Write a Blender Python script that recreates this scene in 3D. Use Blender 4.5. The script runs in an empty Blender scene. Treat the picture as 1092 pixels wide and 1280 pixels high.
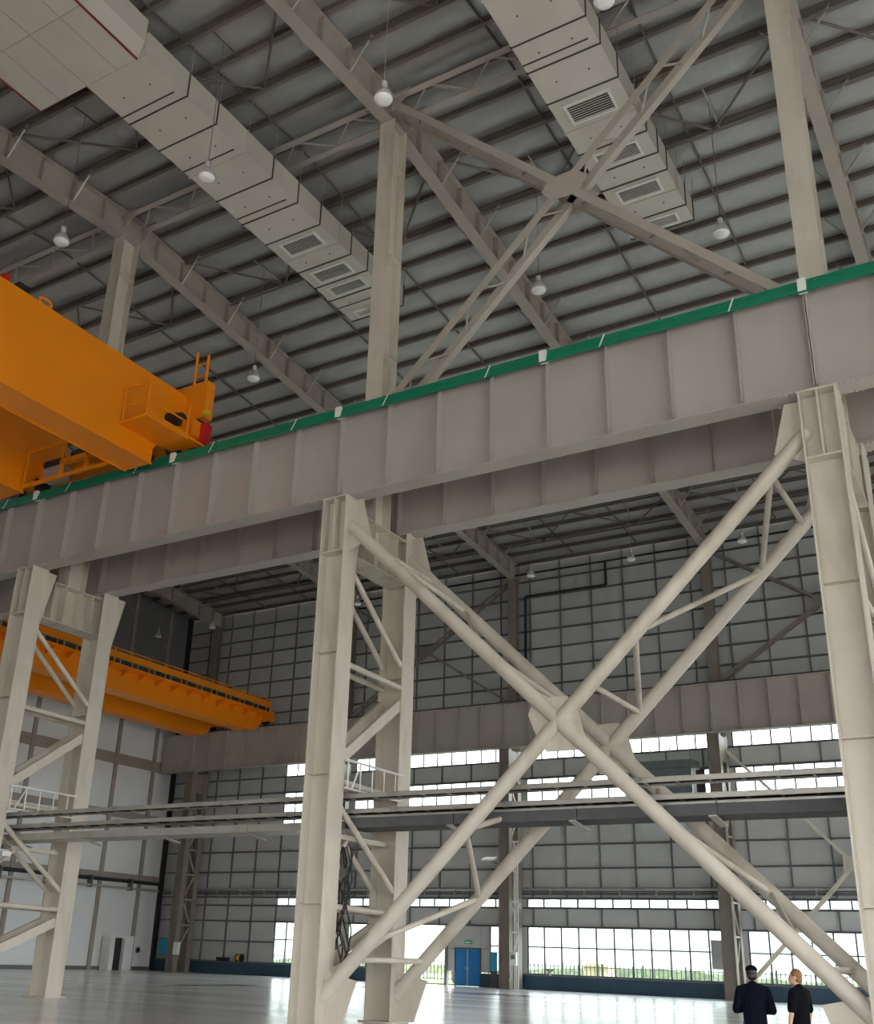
import bpy, bmesh, math, random
from mathutils import Vector, Matrix
random.seed(7)
scene = bpy.context.scene
col = scene.collection

# ---------------------------------------------------------------- camera
CAM_H = 1.75
R_ = Vector((0.8542103, 0.51889309, 0.03278298))
U_ = Vector((0.16724742, -0.33393255, 0.92764075))
F_ = Vector((-0.49229367, 0.78691741, 0.37203215))
cam_data = bpy.data.cameras.new('camera')
cam = bpy.data.objects.new('camera', cam_data)
col.objects.link(cam)
M4 = Matrix((R_, U_, -F_)).transposed().to_4x4()
M4.translation = Vector((0, 0, CAM_H))
cam.matrix_world = M4
cam_data.sensor_fit = 'HORIZONTAL'
cam_data.sensor_width = 36.0
cam_data.lens = 1303.941 / 1092 * 36
cam_data.shift_x = (546 - 511.008) / 1092
cam_data.shift_y = (670.382 - 640) / 1092
cam_data.clip_end = 2000
scene.camera = cam

# ---------------------------------------------------------------- sky and exposure
world = bpy.data.worlds.new('overcast_sky')
scene.world = world
world.use_nodes = True
wn = world.node_tree.nodes
wl_ = world.node_tree.links
bg = wn['Background']
tc = wn.new('ShaderNodeTexCoord')
sx = wn.new('ShaderNodeSeparateXYZ')
cr = wn.new('ShaderNodeValToRGB')
cr.color_ramp.elements[0].position = 0.0
cr.color_ramp.elements[0].color = (0.93, 0.95, 0.96, 1)
cr.color_ramp.elements[1].position = 0.6
cr.color_ramp.elements[1].color = (1.0, 0.99, 0.97, 1)
wl_.new(tc.outputs['Generated'], sx.inputs[0])
wl_.new(sx.outputs['Z'], cr.inputs[0])
wl_.new(cr.outputs[0], bg.inputs[0])
bg.inputs[1].default_value = 1.0
scene.view_settings.view_transform = 'Standard'
scene.view_settings.look = 'None'
scene.view_settings.gamma = 1.0
scene.view_settings.use_curve_mapping = False
scene.view_settings.exposure = 3.15
scene.cycles.use_denoising = True
scene.cycles.max_bounces = 8
scene.cycles.diffuse_bounces = 5
scene.cycles.transparent_max_bounces = 12

# ---------------------------------------------------------------- dimensions (metres)
XC, S = -16.976, 13.674            # row column at X = XC + k*S
Y1, D = 22.901, 3.444              # front face of the near legs, spacing to the rear legs
H, B = 0.844, 0.684                # leg depth along X, flange width along Y
ZT = 14.33                         # seat of the crane girders
GH = 2.95                          # crane girder depth
YF, YR = 23.22, 26.62              # front / rear crane girder centre lines
Y2, YW = 61.587, 63.80             # far columns, far wall
XE = -61.637                       # end wall
YU = 25.07                         # ridge, roof columns
ZR, SL = 30.13, 0.091              # underside of the roof girders at the ridge, roof slope
GD = 1.25                          # roof girder depth
PS = 1.61                          # purlin spacing
PH = 0.25                          # purlin depth
XK = lambda k: XC + k * S
zroof = lambda y: ZR - SL * abs(y - YU)


# ---------------------------------------------------------------- materials
def mat(name, c, rough=0.55, metal=0.0, var=0.12, scale=1.5, stretch=(1, 1, 1), bump=0.0, bscale=20, spec=0.5, dirt=None, dirt_amt=0.0, dirt_scale=0.6):
    m = bpy.data.materials.new(name)
    m.use_nodes = True
    nt = m.node_tree
    n, l = nt.nodes, nt.links
    b = n['Principled BSDF']
    b.inputs['Roughness'].default_value = rough
    b.inputs['Metallic'].default_value = metal
    b.inputs['Specular IOR Level'].default_value = spec
    co = n.new('ShaderNodeTexCoord')
    mp = n.new('ShaderNodeMapping')
    mp.inputs['Scale'].default_value = stretch
    l.new(co.outputs['Object'], mp.inputs[0])
    nz = n.new('ShaderNodeTexNoise')
    nz.inputs['Scale'].default_value = scale
    nz.inputs['Detail'].default_value = 5
    l.new(mp.outputs[0], nz.inputs['Vector'])
    r = n.new('ShaderNodeValToRGB')
    r.color_ramp.elements[0].position = 0.3
    r.color_ramp.elements[1].position = 0.7
    r.color_ramp.elements[0].color = tuple(x * (1 - var) for x in c) + (1,)
    r.color_ramp.elements[1].color = tuple(min(1, x * (1 + var)) for x in c) + (1,)
    l.new(nz.outputs['Fac'], r.inputs[0])
    out = r.outputs[0]
    if dirt:
        nd = n.new('ShaderNodeTexNoise')
        nd.inputs['Scale'].default_value = dirt_scale
        nd.inputs['Detail'].default_value = 8
        l.new(mp.outputs[0], nd.inputs['Vector'])
        rd = n.new('ShaderNodeValToRGB')
        rd.color_ramp.elements[0].position = 0.5
        rd.color_ramp.elements[1].position = 0.72
        rd.color_ramp.elements[0].color = (0, 0, 0, 1)
        rd.color_ramp.elements[1].color = (dirt_amt,) * 3 + (1,)
        l.new(nd.outputs['Fac'], rd.inputs[0])
        mx = n.new('ShaderNodeMixRGB')
        mx.inputs[2].default_value = dirt + (1,)
        l.new(rd.outputs[0], mx.inputs[0])
        l.new(out, mx.inputs[1])
        out = mx.outputs[0]
    l.new(out, b.inputs['Base Color'])
    if bump:
        nb = n.new('ShaderNodeTexNoise')
        nb.inputs['Scale'].default_value = bscale
        l.new(mp.outputs[0], nb.inputs['Vector'])
        bp = n.new('ShaderNodeBump')
        bp.inputs['Strength'].default_value = bump
        bp.inputs['Distance'].default_value = 0.02
        l.new(nb.outputs['Fac'], bp.inputs['Height'])
        l.new(bp.outputs[0], b.inputs['Normal'])
    return m


def glass_mat():
    m = bpy.data.materials.new('window_glass')
    m.use_nodes = True
    n, l = m.node_tree.nodes, m.node_tree.links
    n.remove(n['Principled BSDF'])
    t = n.new('ShaderNodeBsdfTransparent')
    t.inputs[0].default_value = (0.9, 0.95, 0.96, 1)
    g = n.new('ShaderNodeBsdfGlossy')
    g.inputs['Roughness'].default_value = 0.03
    mx = n.new('ShaderNodeMixShader')
    mx.inputs[0].default_value = 0.07
    l.new(t.outputs[0], mx.inputs[1])
    l.new(g.outputs[0], mx.inputs[2])
    l.new(mx.outputs[0], n['Material Output'].inputs[0])
    return m


def roof_mat():
    m = mat('foil_faced_roof_insulation', (0.39, 0.39, 0.375), 0.38, 0.3, 0.08, 0.6, (1, 3, 1))
    n, l = m.node_tree.nodes, m.node_tree.links
    b = n['Principled BSDF']
    co = n.new('ShaderNodeTexCoord')
    w = n.new('ShaderNodeTexWave')
    w.wave_type = 'BANDS'
    w.bands_direction = 'X'
    w.inputs['Scale'].default_value = 0.9
    w.inputs['Distortion'].default_value = 1.5
    bp = n.new('ShaderNodeBump')
    bp.inputs['Strength'].default_value = 0.12
    bp.inputs['Distance'].default_value = 0.05
    l.new(co.outputs['Object'], w.inputs['Vector'])
    l.new(w.outputs['Fac'], bp.inputs['Height'])
    l.new(bp.outputs[0], b.inputs['Normal'])
    return m


def floor_mat():
    m = bpy.data.materials.new('polished_grey_floor')
    m.use_nodes = True
    n, l = m.node_tree.nodes, m.node_tree.links
    b = n['Principled BSDF']
    co = n.new('ShaderNodeTexCoord')

    def noise(scale, stretch, detail=6):
        mp = n.new('ShaderNodeMapping')
        mp.inputs['Scale'].default_value = stretch
        l.new(co.outputs['Object'], mp.inputs[0])
        z = n.new('ShaderNodeTexNoise')
        z.inputs['Scale'].default_value = scale
        z.inputs['Detail'].default_value = detail
        l.new(mp.outputs[0], z.inputs['Vector'])
        return z
    a = noise(0.25, (0.35, 2.2, 1))
    r = n.new('ShaderNodeValToRGB')
    r.color_ramp.elements[0].position = 0.32
    r.color_ramp.elements[0].color = (0.62, 0.63, 0.62, 1)
    r.color_ramp.elements[1].position = 0.68
    r.color_ramp.elements[1].color = (0.78, 0.79, 0.78, 1)
    l.new(a.outputs['Fac'], r.inputs[0])
    k = noise(0.5, (0.3, 1.6, 1), 10)
    rk = n.new('ShaderNodeValToRGB')
    rk.color_ramp.elements[0].position = 0.62
    rk.color_ramp.elements[0].color = (0, 0, 0, 1)
    rk.color_ramp.elements[1].position = 0.72
    rk.color_ramp.elements[1].color = (0.45, 0.45, 0.45, 1)
    l.new(k.outputs['Fac'], rk.inputs[0])
    mx = n.new('ShaderNodeMixRGB')
    mx.inputs[2].default_value = (0.30, 0.31, 0.31, 1)
    l.new(rk.outputs[0], mx.inputs[0])
    l.new(r.outputs[0], mx.inputs[1])
    l.new(mx.outputs[0], b.inputs['Base Color'])
    rr = n.new('ShaderNodeMapRange')
    rr.inputs['To Min'].default_value = 0.10
    rr.inputs['To Max'].default_value = 0.28
    l.new(a.outputs['Fac'], rr.inputs['Value'])
    l.new(rr.outputs[0], b.inputs['Roughness'])
    bz = noise(1.2, (1, 1, 1), 3)
    bp = n.new('ShaderNodeBump')
    bp.inputs['Strength'].default_value = 0.05
    bp.inputs['Distance'].default_value = 0.02
    l.new(bz.outputs['Fac'], bp.inputs['Height'])
    l.new(bp.outputs[0], b.inputs['Normal'])
    return m


M = {
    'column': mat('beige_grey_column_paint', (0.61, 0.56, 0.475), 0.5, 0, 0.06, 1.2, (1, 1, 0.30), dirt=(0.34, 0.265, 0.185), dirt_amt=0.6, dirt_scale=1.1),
    'steel': mat('mauve_grey_girder_paint', (0.425, 0.385, 0.35), 0.5, 0, 0.05, 0.8, (1, 1, 0.6), dirt=(0.31, 0.27, 0.235), dirt_amt=0.3),
    'roofsteel': mat('grey_roof_steel_paint', (0.37, 0.325, 0.285), 0.55, 0, 0.08, 0.7),
    'roof': roof_mat(),
    'purlin': mat('brown_grey_purlin_paint', (0.15, 0.125, 0.105), 0.55, 0, 0.1, 0.7),
    'brace': mat('warm_grey_brace_paint', (0.42, 0.38, 0.33), 0.5, 0, 0.06, 0.8),
    'wallpanel': mat('blue_grey_wall_panel', (0.50, 0.505, 0.50), 0.55, 0, 0.06, 0.6),
    'upper_panel': mat('dark_upper_wall_panel', (0.18, 0.185, 0.19), 0.6, 0, 0.06, 0.6),  # darker tone given to the top rows of the end wall
    'girt': mat('dark_grey_girt_steel', (0.15, 0.155, 0.15), 0.6, 0, 0.1, 1),
    'white_panel': mat('white_end_wall_panel', (0.78, 0.79, 0.79), 0.5, 0, 0.03, 0.5),
    'brown_post': mat('taupe_wall_post', (0.33, 0.29, 0.25), 0.6, 0, 0.1, 1),
    'dado': mat('dark_blue_dado_paint', (0.022, 0.06, 0.10), 0.45, 0, 0.15, 1),
    'crane': mat('crane_orange_yellow', (0.86, 0.255, 0.003), 0.38, 0, 0.04, 0.5),
    'black': mat('black_rubber', (0.015, 0.015, 0.016), 0.6, 0, 0.2, 4),
    'darkmetal': mat('dark_machine_metal', (0.06, 0.06, 0.065), 0.45, 0.5, 0.2, 3),
    'red': mat('red_buffer_paint', (0.55, 0.01, 0.015), 0.4, 0, 0.05, 2),
    'green': mat('green_conductor_sheath', (0.0, 0.20, 0.105), 0.4, 0, 0.08, 1),
    'white': mat('white_plastic', (0.78, 0.78, 0.75), 0.4, 0, 0.04, 3),
    'duct': mat('pale_grey_duct_board', (0.56, 0.52, 0.46), 0.5, 0.05, 0.05, 0.7),
    'duct_dark': mat('dark_duct_joint', (0.05, 0.048, 0.045), 0.6, 0, 0.2, 3),
    'grille': mat('white_grille_metal', (0.72, 0.71, 0.67), 0.4, 0.1, 0.04, 3),
    'lamp': mat('lamp_aluminium', (0.80, 0.80, 0.78), 0.25, 0.5, 0.03, 3),
    'lamp_glass': mat('lamp_frosted_cover', (0.88, 0.88, 0.86), 0.3, 0, 0.02, 3),
    'tray': mat('galvanised_tray', (0.48, 0.46, 0.41), 0.4, 0.4, 0.08, 2),
    'tray_dark': mat('dark_conduit_and_backlit_trunking', (0.10, 0.10, 0.105), 0.75, 0.0, 0.15, 2),  # conduit paint; on the trunking this dark colour stands for backlight shade
    'pipe': mat('grey_pipe', (0.38, 0.38, 0.37), 0.4, 0.4, 0.1, 2),
    'frame': mat('grey_window_frame', (0.09, 0.10, 0.10), 0.5, 0.1, 0.06, 2),
    'glass': glass_mat(),
    'floor': floor_mat(),
    'blue': mat('blue_door_enamel', (0.01, 0.18, 0.48), 0.35, 0, 0.06, 2),
    'cyan': mat('cyan_sign_paint', (0.03, 0.38, 0.62), 0.4, 0, 0.05, 2),
    'concrete': mat('outdoor_concrete', (0.42, 0.42, 0.40), 0.8, 0, 0.1, 0.3),
    'grass': mat('outdoor_grass', (0.10, 0.15, 0.06), 0.9, 0, 0.3, 1.2),
    'fence': mat('grey_fence_paint', (0.07, 0.075, 0.08), 0.6, 0.0, 0.08, 2),
    'hedge': mat('hedge_leaf', (0.10, 0.13, 0.07), 0.9, 0, 0.4, 3),
    'render': mat('pale_render', (0.70, 0.70, 0.68), 0.8, 0, 0.05, 0.3),
    'bglass': mat('building_window_glass', (0.36, 0.42, 0.46), 0.4, 0, 0.1, 1),
    'cream': mat('cream_hut_wall', (0.75, 0.62, 0.40), 0.8, 0, 0.06, 1),
    'skin': mat('skin', (0.56, 0.33, 0.23), 0.5, 0, 0.06, 8),
    'navy': mat('navy_jacket_cloth', (0.0025, 0.0035, 0.010), 0.9, 0, 0.2, 6, bump=0.3, bscale=12, spec=0.1),
    'blackcloth': mat('black_shirt_cloth', (0.003, 0.003, 0.005), 0.9, 0, 0.2, 6, bump=0.3, bscale=12, spec=0.1),
    'trouser': mat('dark_trouser_cloth', (0.02, 0.021, 0.026), 0.85, 0, 0.2, 6),
    'hair': mat('black_hair', (0.005, 0.0045, 0.004), 0.5, 0, 0.3, 40),
    'tanhair': mat('ginger_brown_hair', (0.20, 0.095, 0.035), 0.55, 0, 0.2, 30),
    'stain': mat('dark_wet_stain', (0.06, 0.062, 0.06), 0.15, 0, 0.3, 1),
    'exit': mat('green_exit_plastic', (0.02, 0.42, 0.16), 0.4, 0, 0.05, 3),
    'yellow': mat('yellow_plastic', (0.75, 0.50, 0.02), 0.4, 0, 0.05, 3),
    'unit': mat('galvanised_unit_casing', (0.15, 0.19, 0.19), 0.4, 0.3, 0.12, 1.5),
}

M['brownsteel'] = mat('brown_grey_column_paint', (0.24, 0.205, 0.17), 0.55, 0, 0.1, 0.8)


# ---------------------------------------------------------------- mesh helpers
class MB:
    def __init__(s):
        s.v, s.f = [], []

    def add(s, vs, fs):
        o = len(s.v)
        s.v += [tuple(v) for v in vs]
        s.f += [tuple(i + o for i in f) for f in fs]
        return s

    def box(s, x0, x1, y0, y1, z0, z1):
        vs = [(x, y, z) for z in (z0, z1) for y in (y0, y1) for x in (x0, x1)]
        return s.add(vs, [(0, 2, 3, 1), (4, 5, 7, 6), (0, 1, 5, 4), (2, 6, 7, 3), (0, 4, 6, 2), (1, 3, 7, 5)])

    def ext(s, p, q, poly, up=(0, 0, 1)):
        """sweep a polygon (side, up) straight from p to q"""
        p, q = Vector(p), Vector(q)
        d = (q - p).normalized()
        up = Vector(up)
        side = d.cross(up)
        if side.length < 1e-4:
            side = d.cross(Vector((0, 1, 0)))
        side.normalize()
        u = side.cross(d).normalized()
        n = len(poly)
        vs = [p + side * a + u * b for a, b in poly] + [q + side * a + u * b for a, b in poly]
        fs = [tuple(range(n))[::-1], tuple(range(n, 2 * n))]
        fs += [(i, (i + 1) % n, n + (i + 1) % n, n + i) for i in range(n)]
        return s.add(vs, fs)

    def bar(s, p, q, w, h, up=(0, 0, 1)):
        return s.ext(p, q, [(-w / 2, -h / 2), (w / 2, -h / 2), (w / 2, h / 2), (-w / 2, h / 2)], up)

    def tube(s, p, q, r, n=12):
        return s.ext(p, q, [(r * math.cos(2 * math.pi * i / n), r * math.sin(2 * math.pi * i / n)) for i in range(n)])

    def angle(s, p, q, w, t, up=(0, 0, 1), flip=1):
        poly = [(0, 0), (w, 0), (w, t), (t, t), (t, w), (0, w)]
        poly = [(a * flip - flip * w / 2, b - w / 2) for a, b in poly]
        if flip < 0:
            poly = poly[::-1]
        return s.ext(p, q, poly, up)

    def isec(s, p, q, h, b, tf, tw, up=(0, 0, 1)):
        """I section, height h along up, flange b"""
        P = [(-b / 2, -h / 2), (b / 2, -h / 2), (b / 2, -h / 2 + tf), (tw / 2, -h / 2 + tf), (tw / 2, h / 2 - tf), (b / 2, h / 2 - tf),
             (b / 2, h / 2), (-b / 2, h / 2), (-b / 2, h / 2 - tf), (-tw / 2, h / 2 - tf), (-tw / 2, -h / 2 + tf), (-b / 2, -h / 2 + tf)]
        return s.ext(p, q, P, up)

    def channel(s, p, q, h, b, t, up=(0, 0, 1)):
        P = [(0, -h / 2), (b, -h / 2), (b, -h / 2 + t), (t, -h / 2 + t), (t, h / 2 - t), (b, h / 2 - t), (b, h / 2), (0, h / 2)]
        return s.ext(p, q, [(a - b / 2, c) for a, c in P], up)

    def prism(s, pts, off):
        n = len(pts)
        o = Vector(off)
        vs = [Vector(p) for p in pts] + [Vector(p) + o for p in pts]
        fs = [tuple(range(n))[::-1], tuple(range(n, 2 * n))] + [(i, (i + 1) % n, n + (i + 1) % n, n + i) for i in range(n)]
        return s.add(vs, fs)

    def lathe(s, prof, n=20, cx=0, cy=0):
        vs = [(cx + r * math.cos(2 * math.pi * i / n), cy + r * math.sin(2 * math.pi * i / n), z) for r, z in prof for i in range(n)]
        m = len(prof)
        fs = [(j * n + i, j * n + (i + 1) % n, (j + 1) * n + (i + 1) % n, (j + 1) * n + i) for j in range(m - 1) for i in range(n)]
        fs += [tuple(range(n))[::-1], tuple(range((m - 1) * n, m * n))]
        return s.add(vs, fs)

    def path(s, pts, r, n=8):
        for a, b in zip(pts[:-1], pts[1:]):
            s.tube(a, b, r, n)
        return s

    def mesh(s, name, m, smooth=False):
        me = bpy.data.meshes.new(name)
        me.from_pydata(s.v, [], s.f)
        me.materials.append(m if not isinstance(m, str) else M[m])
        bm = bmesh.new()
        bm.from_mesh(me)
        bmesh.ops.recalc_face_normals(bm, faces=bm.faces)
        bm.to_mesh(me)
        bm.free()
        if smooth:
            for p in me.polygons:
                p.use_smooth = True
            me.set_sharp_from_angle(angle=math.radians(40))
        return me


def obj(name, me, parent=None, loc=None, label=None):
    o = bpy.data.objects.new(name, me)
    col.objects.link(o)
    if parent:
        o.parent = parent
    if loc:
        o.location = loc
    if label:
        o['label'] = label
    return o


def build(name, mb, m, parent=None, smooth=False, loc=None, label=None):
    return obj(name, mb.mesh(name, m, smooth), parent, loc, label)


def tag(o, label, cat, group=None, kind=None):
    o['label'] = label
    o['category'] = cat
    if group:
        o['group'] = group
    if kind:
        o['kind'] = kind
    return o


def empty(name, loc, label=None, cat=None, group=None, kind=None, rz=0):
    o = bpy.data.objects.new(name, None)
    col.objects.link(o)
    o.location = loc
    o.rotation_euler = (0, 0, rz)
    o.empty_display_size = 0.3
    if label:
        tag(o, label, cat, group, kind)
    return o


def copy_tree(o, loc=None, label=None, parent=None):
    c = o.copy()
    col.objects.link(c)
    c.parent = parent
    if loc is not None:
        c.location = loc
    if label:
        c['label'] = label
    for ch in list(o.children):
        copy_tree(ch, None, None, c)
    return c


def struct(name, loc=(0, 0, 0), label=None):
    o = empty(name, loc)
    o['kind'] = 'structure'
    if label:
        o['label'] = label
    return o


# ================================================================ SETTING
fl = build('floor', MB().box(-62, 25, -14.3, YW + 0.2, -0.3, 0), 'floor')
fl['kind'] = 'structure'
fl['label'] = 'polished reflective pale grey factory floor with streaks'

# ---- ceiling: insulation strips between purlins, purlins and bridging
ceil = struct('ceiling', label='sloping factory roof lined with silver grey insulation between purlins')
XL, XR = XE, XC + 3 * S
bays = [(XE, XK(-3)), (XK(-3), XK(-2)), (XK(-2), XK(-1)), (XK(-1), XK(0)), (XK(0), XK(1)), (XK(1), XK(2)), (XK(2), XK(3))]
plines = sorted([YU + PS * n for n in range(0, 25)] + [YU - PS * n for n in range(1, 25)])
zsheet = lambda y: zroof(y) + GD + PH + .02


def strip_mesh(x0, x1, dz):
    mb = MB()
    ns = 10
    rows = []
    for i in range(ns + 1):
        t = i / ns
        rows.append((PS * t, dz * t - 0.15 * math.sin(math.pi * t) ** 0.8))
    vs, fs = [], []
    for (y, z) in rows:
        vs += [(0, y, z), (x1 - x0, y, z), (0, y, z + 0.22), (x1 - x0, y, z + 0.22)]
    for i in range(ns):
        a, b = 4 * i, 4 * i + 4
        fs += [(a, a + 1, b + 1, b), (a + 2, b + 2, b + 3, a + 3), (a, b, b + 2, a + 2), (a + 1, a + 3, b + 3, b + 1)]
    fs += [(0, 2, 3, 1), (4 * ns, 4 * ns + 1, 4 * ns + 3, 4 * ns + 2)]
    mb.add(vs, fs)
    return mb.mesh('roof_panel', 'roof', True)


strip_cache = {}
for (x0, x1) in bays:
    for ya, yb in zip(plines[:-1], plines[1:]):
        sgn = 1 if ya < YU - 0.1 else -1
        if ya < 7 and sgn == 1:
            continue
        key = (round(x1 - x0, 3), sgn)
        if key not in strip_cache:
            strip_cache[key] = strip_mesh(x0, x1, sgn * SL * PS)
        obj('roof_panel', strip_cache[key], ceil, (x0, ya, zsheet(ya)))
# the part of the roof behind the camera is one plain sheet
yb = [y for y in plines if y >= 7][0]
bk = build('roof_panel', MB().prism([(XL, plines[0], zsheet(plines[0])), (XR, plines[0], zsheet(plines[0])), (XR, yb, zsheet(yb)), (XL, yb, zsheet(yb))], (0, 0, 0.2)), 'roof', ceil)

pur = MB().isec((XL, 0, 0), (XR, 0, 0), PH, 0.15, 0.014, 0.014).mesh('purlin', 'purlin')
for y in plines:
    if y >= 5:
        obj('purlin', pur, ceil, (0, y, zroof(y) + GD + PH / 2))
brn = MB().bar((0, 0.05, -0.09), (0, PS - 0.05, -.06 + SL * PS), 0.06, 0.08).mesh('bridging_bar', 'purlin')
brf = MB().bar((0, 0.05, -0.09), (0, PS - 0.05, -.06 - SL * PS), 0.06, 0.08).mesh('bridging_bar', 'purlin')
for (x0, x1) in bays[1:]:
    for ya, yb_ in zip(plines[:-1], plines[1:]):
        if ya < 12:
            continue
        for t in (1 / 3, 2 / 3):
            obj('bridging_bar', brn if ya < YU - .1 else brf, ceil, (x0 + (x1 - x0) * t, ya, zroof(ya) + GD + PH / 2))

# ---- far wall: panels, girts, posts, dado, windows
wb = struct('wall_back', label='blue grey panelled far wall with a dark steel grid')
PW = S / 6
XP0 = XK(-1) + 1.0                                 # a post stands here; posts every PW
ix0 = math.ceil((XE - XP0) / PW)
ix1 = math.floor((2.0 - XP0) / PW)
XRW = XK(3)
posts = [XP0 + PW * i for i in range(ix0, ix1 + 1)]
ZS, ZW1, ZWM, ZN0, ZN1, ZB20, ZB21, ZB1, ZB1T = 0.86, 3.65, 2.45, 4.74, 5.32, 10.1, 12.82, 14.0, 15.5
ZTOP = zroof(YW) + GD + 0.1
XWIN = -50.2                                       # windows start here, solid wall to the left
GX0, GX1, GZ = -40.6, -35.9, 3.72                  # open gateway
DX0, DX1 = -35.9, -32.0                            # solid bit with the blue door
solid_rows = [(ZW1, ZN0), (ZN1, 5.75), (5.75, 7.1), (7.1, 8.55), (8.55, ZB20), (ZB21, ZB1)]
z = ZB1T
upper = [ZB1T, 16.6, 17.8, 19.05, 20.30, 21.60, 22.90, 24.14, 25.35, 26.58, ZTOP]
solid_rows += list(zip(upper[:-1], upper[1:]))
left_rows = [(ZS, 2.25), (2.25, ZW1), (ZN0, ZN1), (ZB20, 11.4), (11.4, ZB21), (ZB1, ZB1T)]
pc = {}


def wall_panel(x0, x1, z0, z1):
    k = (round(x1 - x0, 3), round(z1 - z0, 3))
    if k not in pc:
        w, h = k
        mb = MB()
        # a shallow pan: raised field with bevelled border
        o, i, d = 0.0, 0.05, 0.03
        vs = [(0, 0.05, 0), (w, 0.05, 0), (w, 0.05, h), (0, 0.05, h), (i, 0.05 - d, i), (w - i, 0.05 - d, i), (w - i, 0.05 - d, h - i), (i, 0.05 - d, h - i),
              (0, 0.12, 0), (w, 0.12, 0), (w, 0.12, h), (0, 0.12, h)]
        fs = [(4, 5, 6, 7), (0, 1, 5, 4), (1, 2, 6, 5), (2, 3, 7, 6), (3, 0, 4, 7), (8, 11, 10, 9), (0, 8, 9, 1), (1, 9, 10, 2), (2, 10, 11, 3), (3, 11, 8, 0)]
        mb.add(vs, fs)
        pc[k] = mb.mesh('wall_panel', 'wallpanel')
    obj('wall_panel', pc[k], wb, (x0, YW, z0))


edges = [XE] + posts + [2.6]
for (z0, z1) in solid_rows:
    for a, b in zip(edges[:-1], edges[1:]):
        wall_panel(a, b, z0, z1)
for (z0, z1) in left_rows:
    for a, b in zip(edges[:-1], edges[1:]):
        if b <= XWIN + 1.2:
            wall_panel(a, min(b, XWIN) if b > XWIN else b, z0, z1)
# solid wall round the blue door
for (z0, z1) in ((ZS, 2.25), (2.25, ZW1)):
    wall_panel(DX0, -33.4, z0, z1)
    wall_panel(-33.4, -32.75, z0, z1)
# girts
gz = sorted({z0 for z0, _ in solid_rows} | {ZS, ZN0, ZN1, 2.25, ZB20, ZB21, ZB1, ZB1T, ZW1})
for zz in gz:
    thick = 0.10
    xa = XE
    if zz in (ZS,):
        build('girt', MB().channel((XE, YW - 0.03, zz), (GX0, YW - 0.03, zz), 0.10, 0.14, 0.01), 'girt', wb)
        build('girt', MB().channel((DX1, YW - 0.03, zz), (2.6, YW - 0.03, zz), 0.10, 0.14, 0.01), 'girt', wb)
    elif zz == 2.25:
        build('girt', MB().channel((XE, YW - 0.03, zz), (XWIN, YW - 0.03, zz), thick, 0.14, 0.01), 'girt', wb)
    else:
        build('girt', MB().channel((XE, YW - 0.03, zz), (2.6, YW - 0.03, zz), thick, 0.14, 0.01), 'girt', wb)
for x in posts:
    if x < XWIN:
        build('wall_post', MB().box(x - 0.035, x + 0.035, YW - 0.10, YW + 0.02, ZS, ZTOP), 'girt', wb)
    else:
        build('wall_post', MB().box(x - 0.035, x + 0.035, YW - 0.10, YW + 0.02, ZB1T, ZTOP), 'girt', wb)
        build('wall_post', MB().box(x - 0.035, x + 0.035, YW - 0.10, YW + 0.02, ZN1, ZB20), 'girt', wb)
        build('wall_post', MB().box(x - 0.035, x + 0.035, YW - 0.10, YW + 0.02, ZB21, ZB1), 'girt', wb)
        build('wall_post', MB().box(x - 0.035, x + 0.035, YW - 0.10, YW + 0.02, ZW1, ZN0), 'girt', wb)
build('sill_ledge', MB().box(XE, GX0, YW - .34, YW - .1, ZS - .06, ZS - .02), 'girt', wb)
build('sill_ledge', MB().box(DX1, 2.6, YW - .34, YW - .1, ZS - .06, ZS - .02), 'girt', wb)
build('dado', MB().box(XE, GX0, YW - 0.16, YW + 0.1, 0, ZS - 0.06), 'dado', wb, label='dark blue painted dado')
build('dado', MB().box(DX1, 2.6, YW - 0.16, YW + 0.1, 0, ZS - 0.06), 'dado', wb, label='dark blue painted dado')
build('wall_panel', MB().box(2.6, XRW, YW, YW + .15, 0, ZTOP), 'wallpanel', wb)
build('dado', MB().box(-33.35, DX1, YW - 0.16, YW + 0.1, 0, ZS - 0.06), 'dado', wb, label='dark blue painted dado')

# windows, one structure per bay and band
pane_cache = {}
wi = [0]


def window(x0, x1, z0, z1, nx, zs=(), label=''):
    wi[0] += 1
    w = struct('window_%d' % wi[0], (x0, YW, z0), label)
    W, Hh = x1 - x0, z1 - z0
    zz = [0] + [q - z0 for q in zs] + [Hh]
    fw = 0.07
    # outer frame: one ring
    mb = MB()
    o = [(0, 0), (W, 0), (W, Hh), (0, Hh)]
    i = [(fw, fw), (W - fw, fw), (W - fw, Hh - fw), (fw, Hh - fw)]
    vs = [(x, y, z_) for y in (0.0, 0.10) for ring in (o, i) for x, z_ in ring]
    fs = []
    for k in range(4):
        k2 = (k + 1) % 4
        fs += [(k, k2, 4 + k2, 4 + k), (8 + k, 12 + k, 12 + k2, 8 + k2), (k, 8 + k, 8 + k2, k2), (4 + k, 4 + k2, 12 + k2, 12 + k)]
    mb.add(vs, fs)
    build('window_frame', mb, 'frame', w)
    for j in range(1, nx):
        x = W * j / nx
        build('mullion', MB().box(x - 0.045, x + 0.045, 0.01, 0.09, fw, Hh - fw), 'frame', w)
    for q in zz[1:-1]:
        build('transom', MB().box(fw, W - fw, 0.015, 0.085, q - 0.04, q + 0.04), 'frame', w)
    for j in range(nx):
        for a, b in zip(zz[:-1], zz[1:]):
            k = (round(W / nx, 3), round(b - a, 3))
            if k not in pane_cache:
                pane_cache[k] = MB().box(0.02, k[0] - 0.02, 0.045, 0.055, 0.02, k[1] - 0.02).mesh('pane', 'glass')
            obj('pane', pane_cache[k], w, (W * j / nx, 0, a))
    return w


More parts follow.
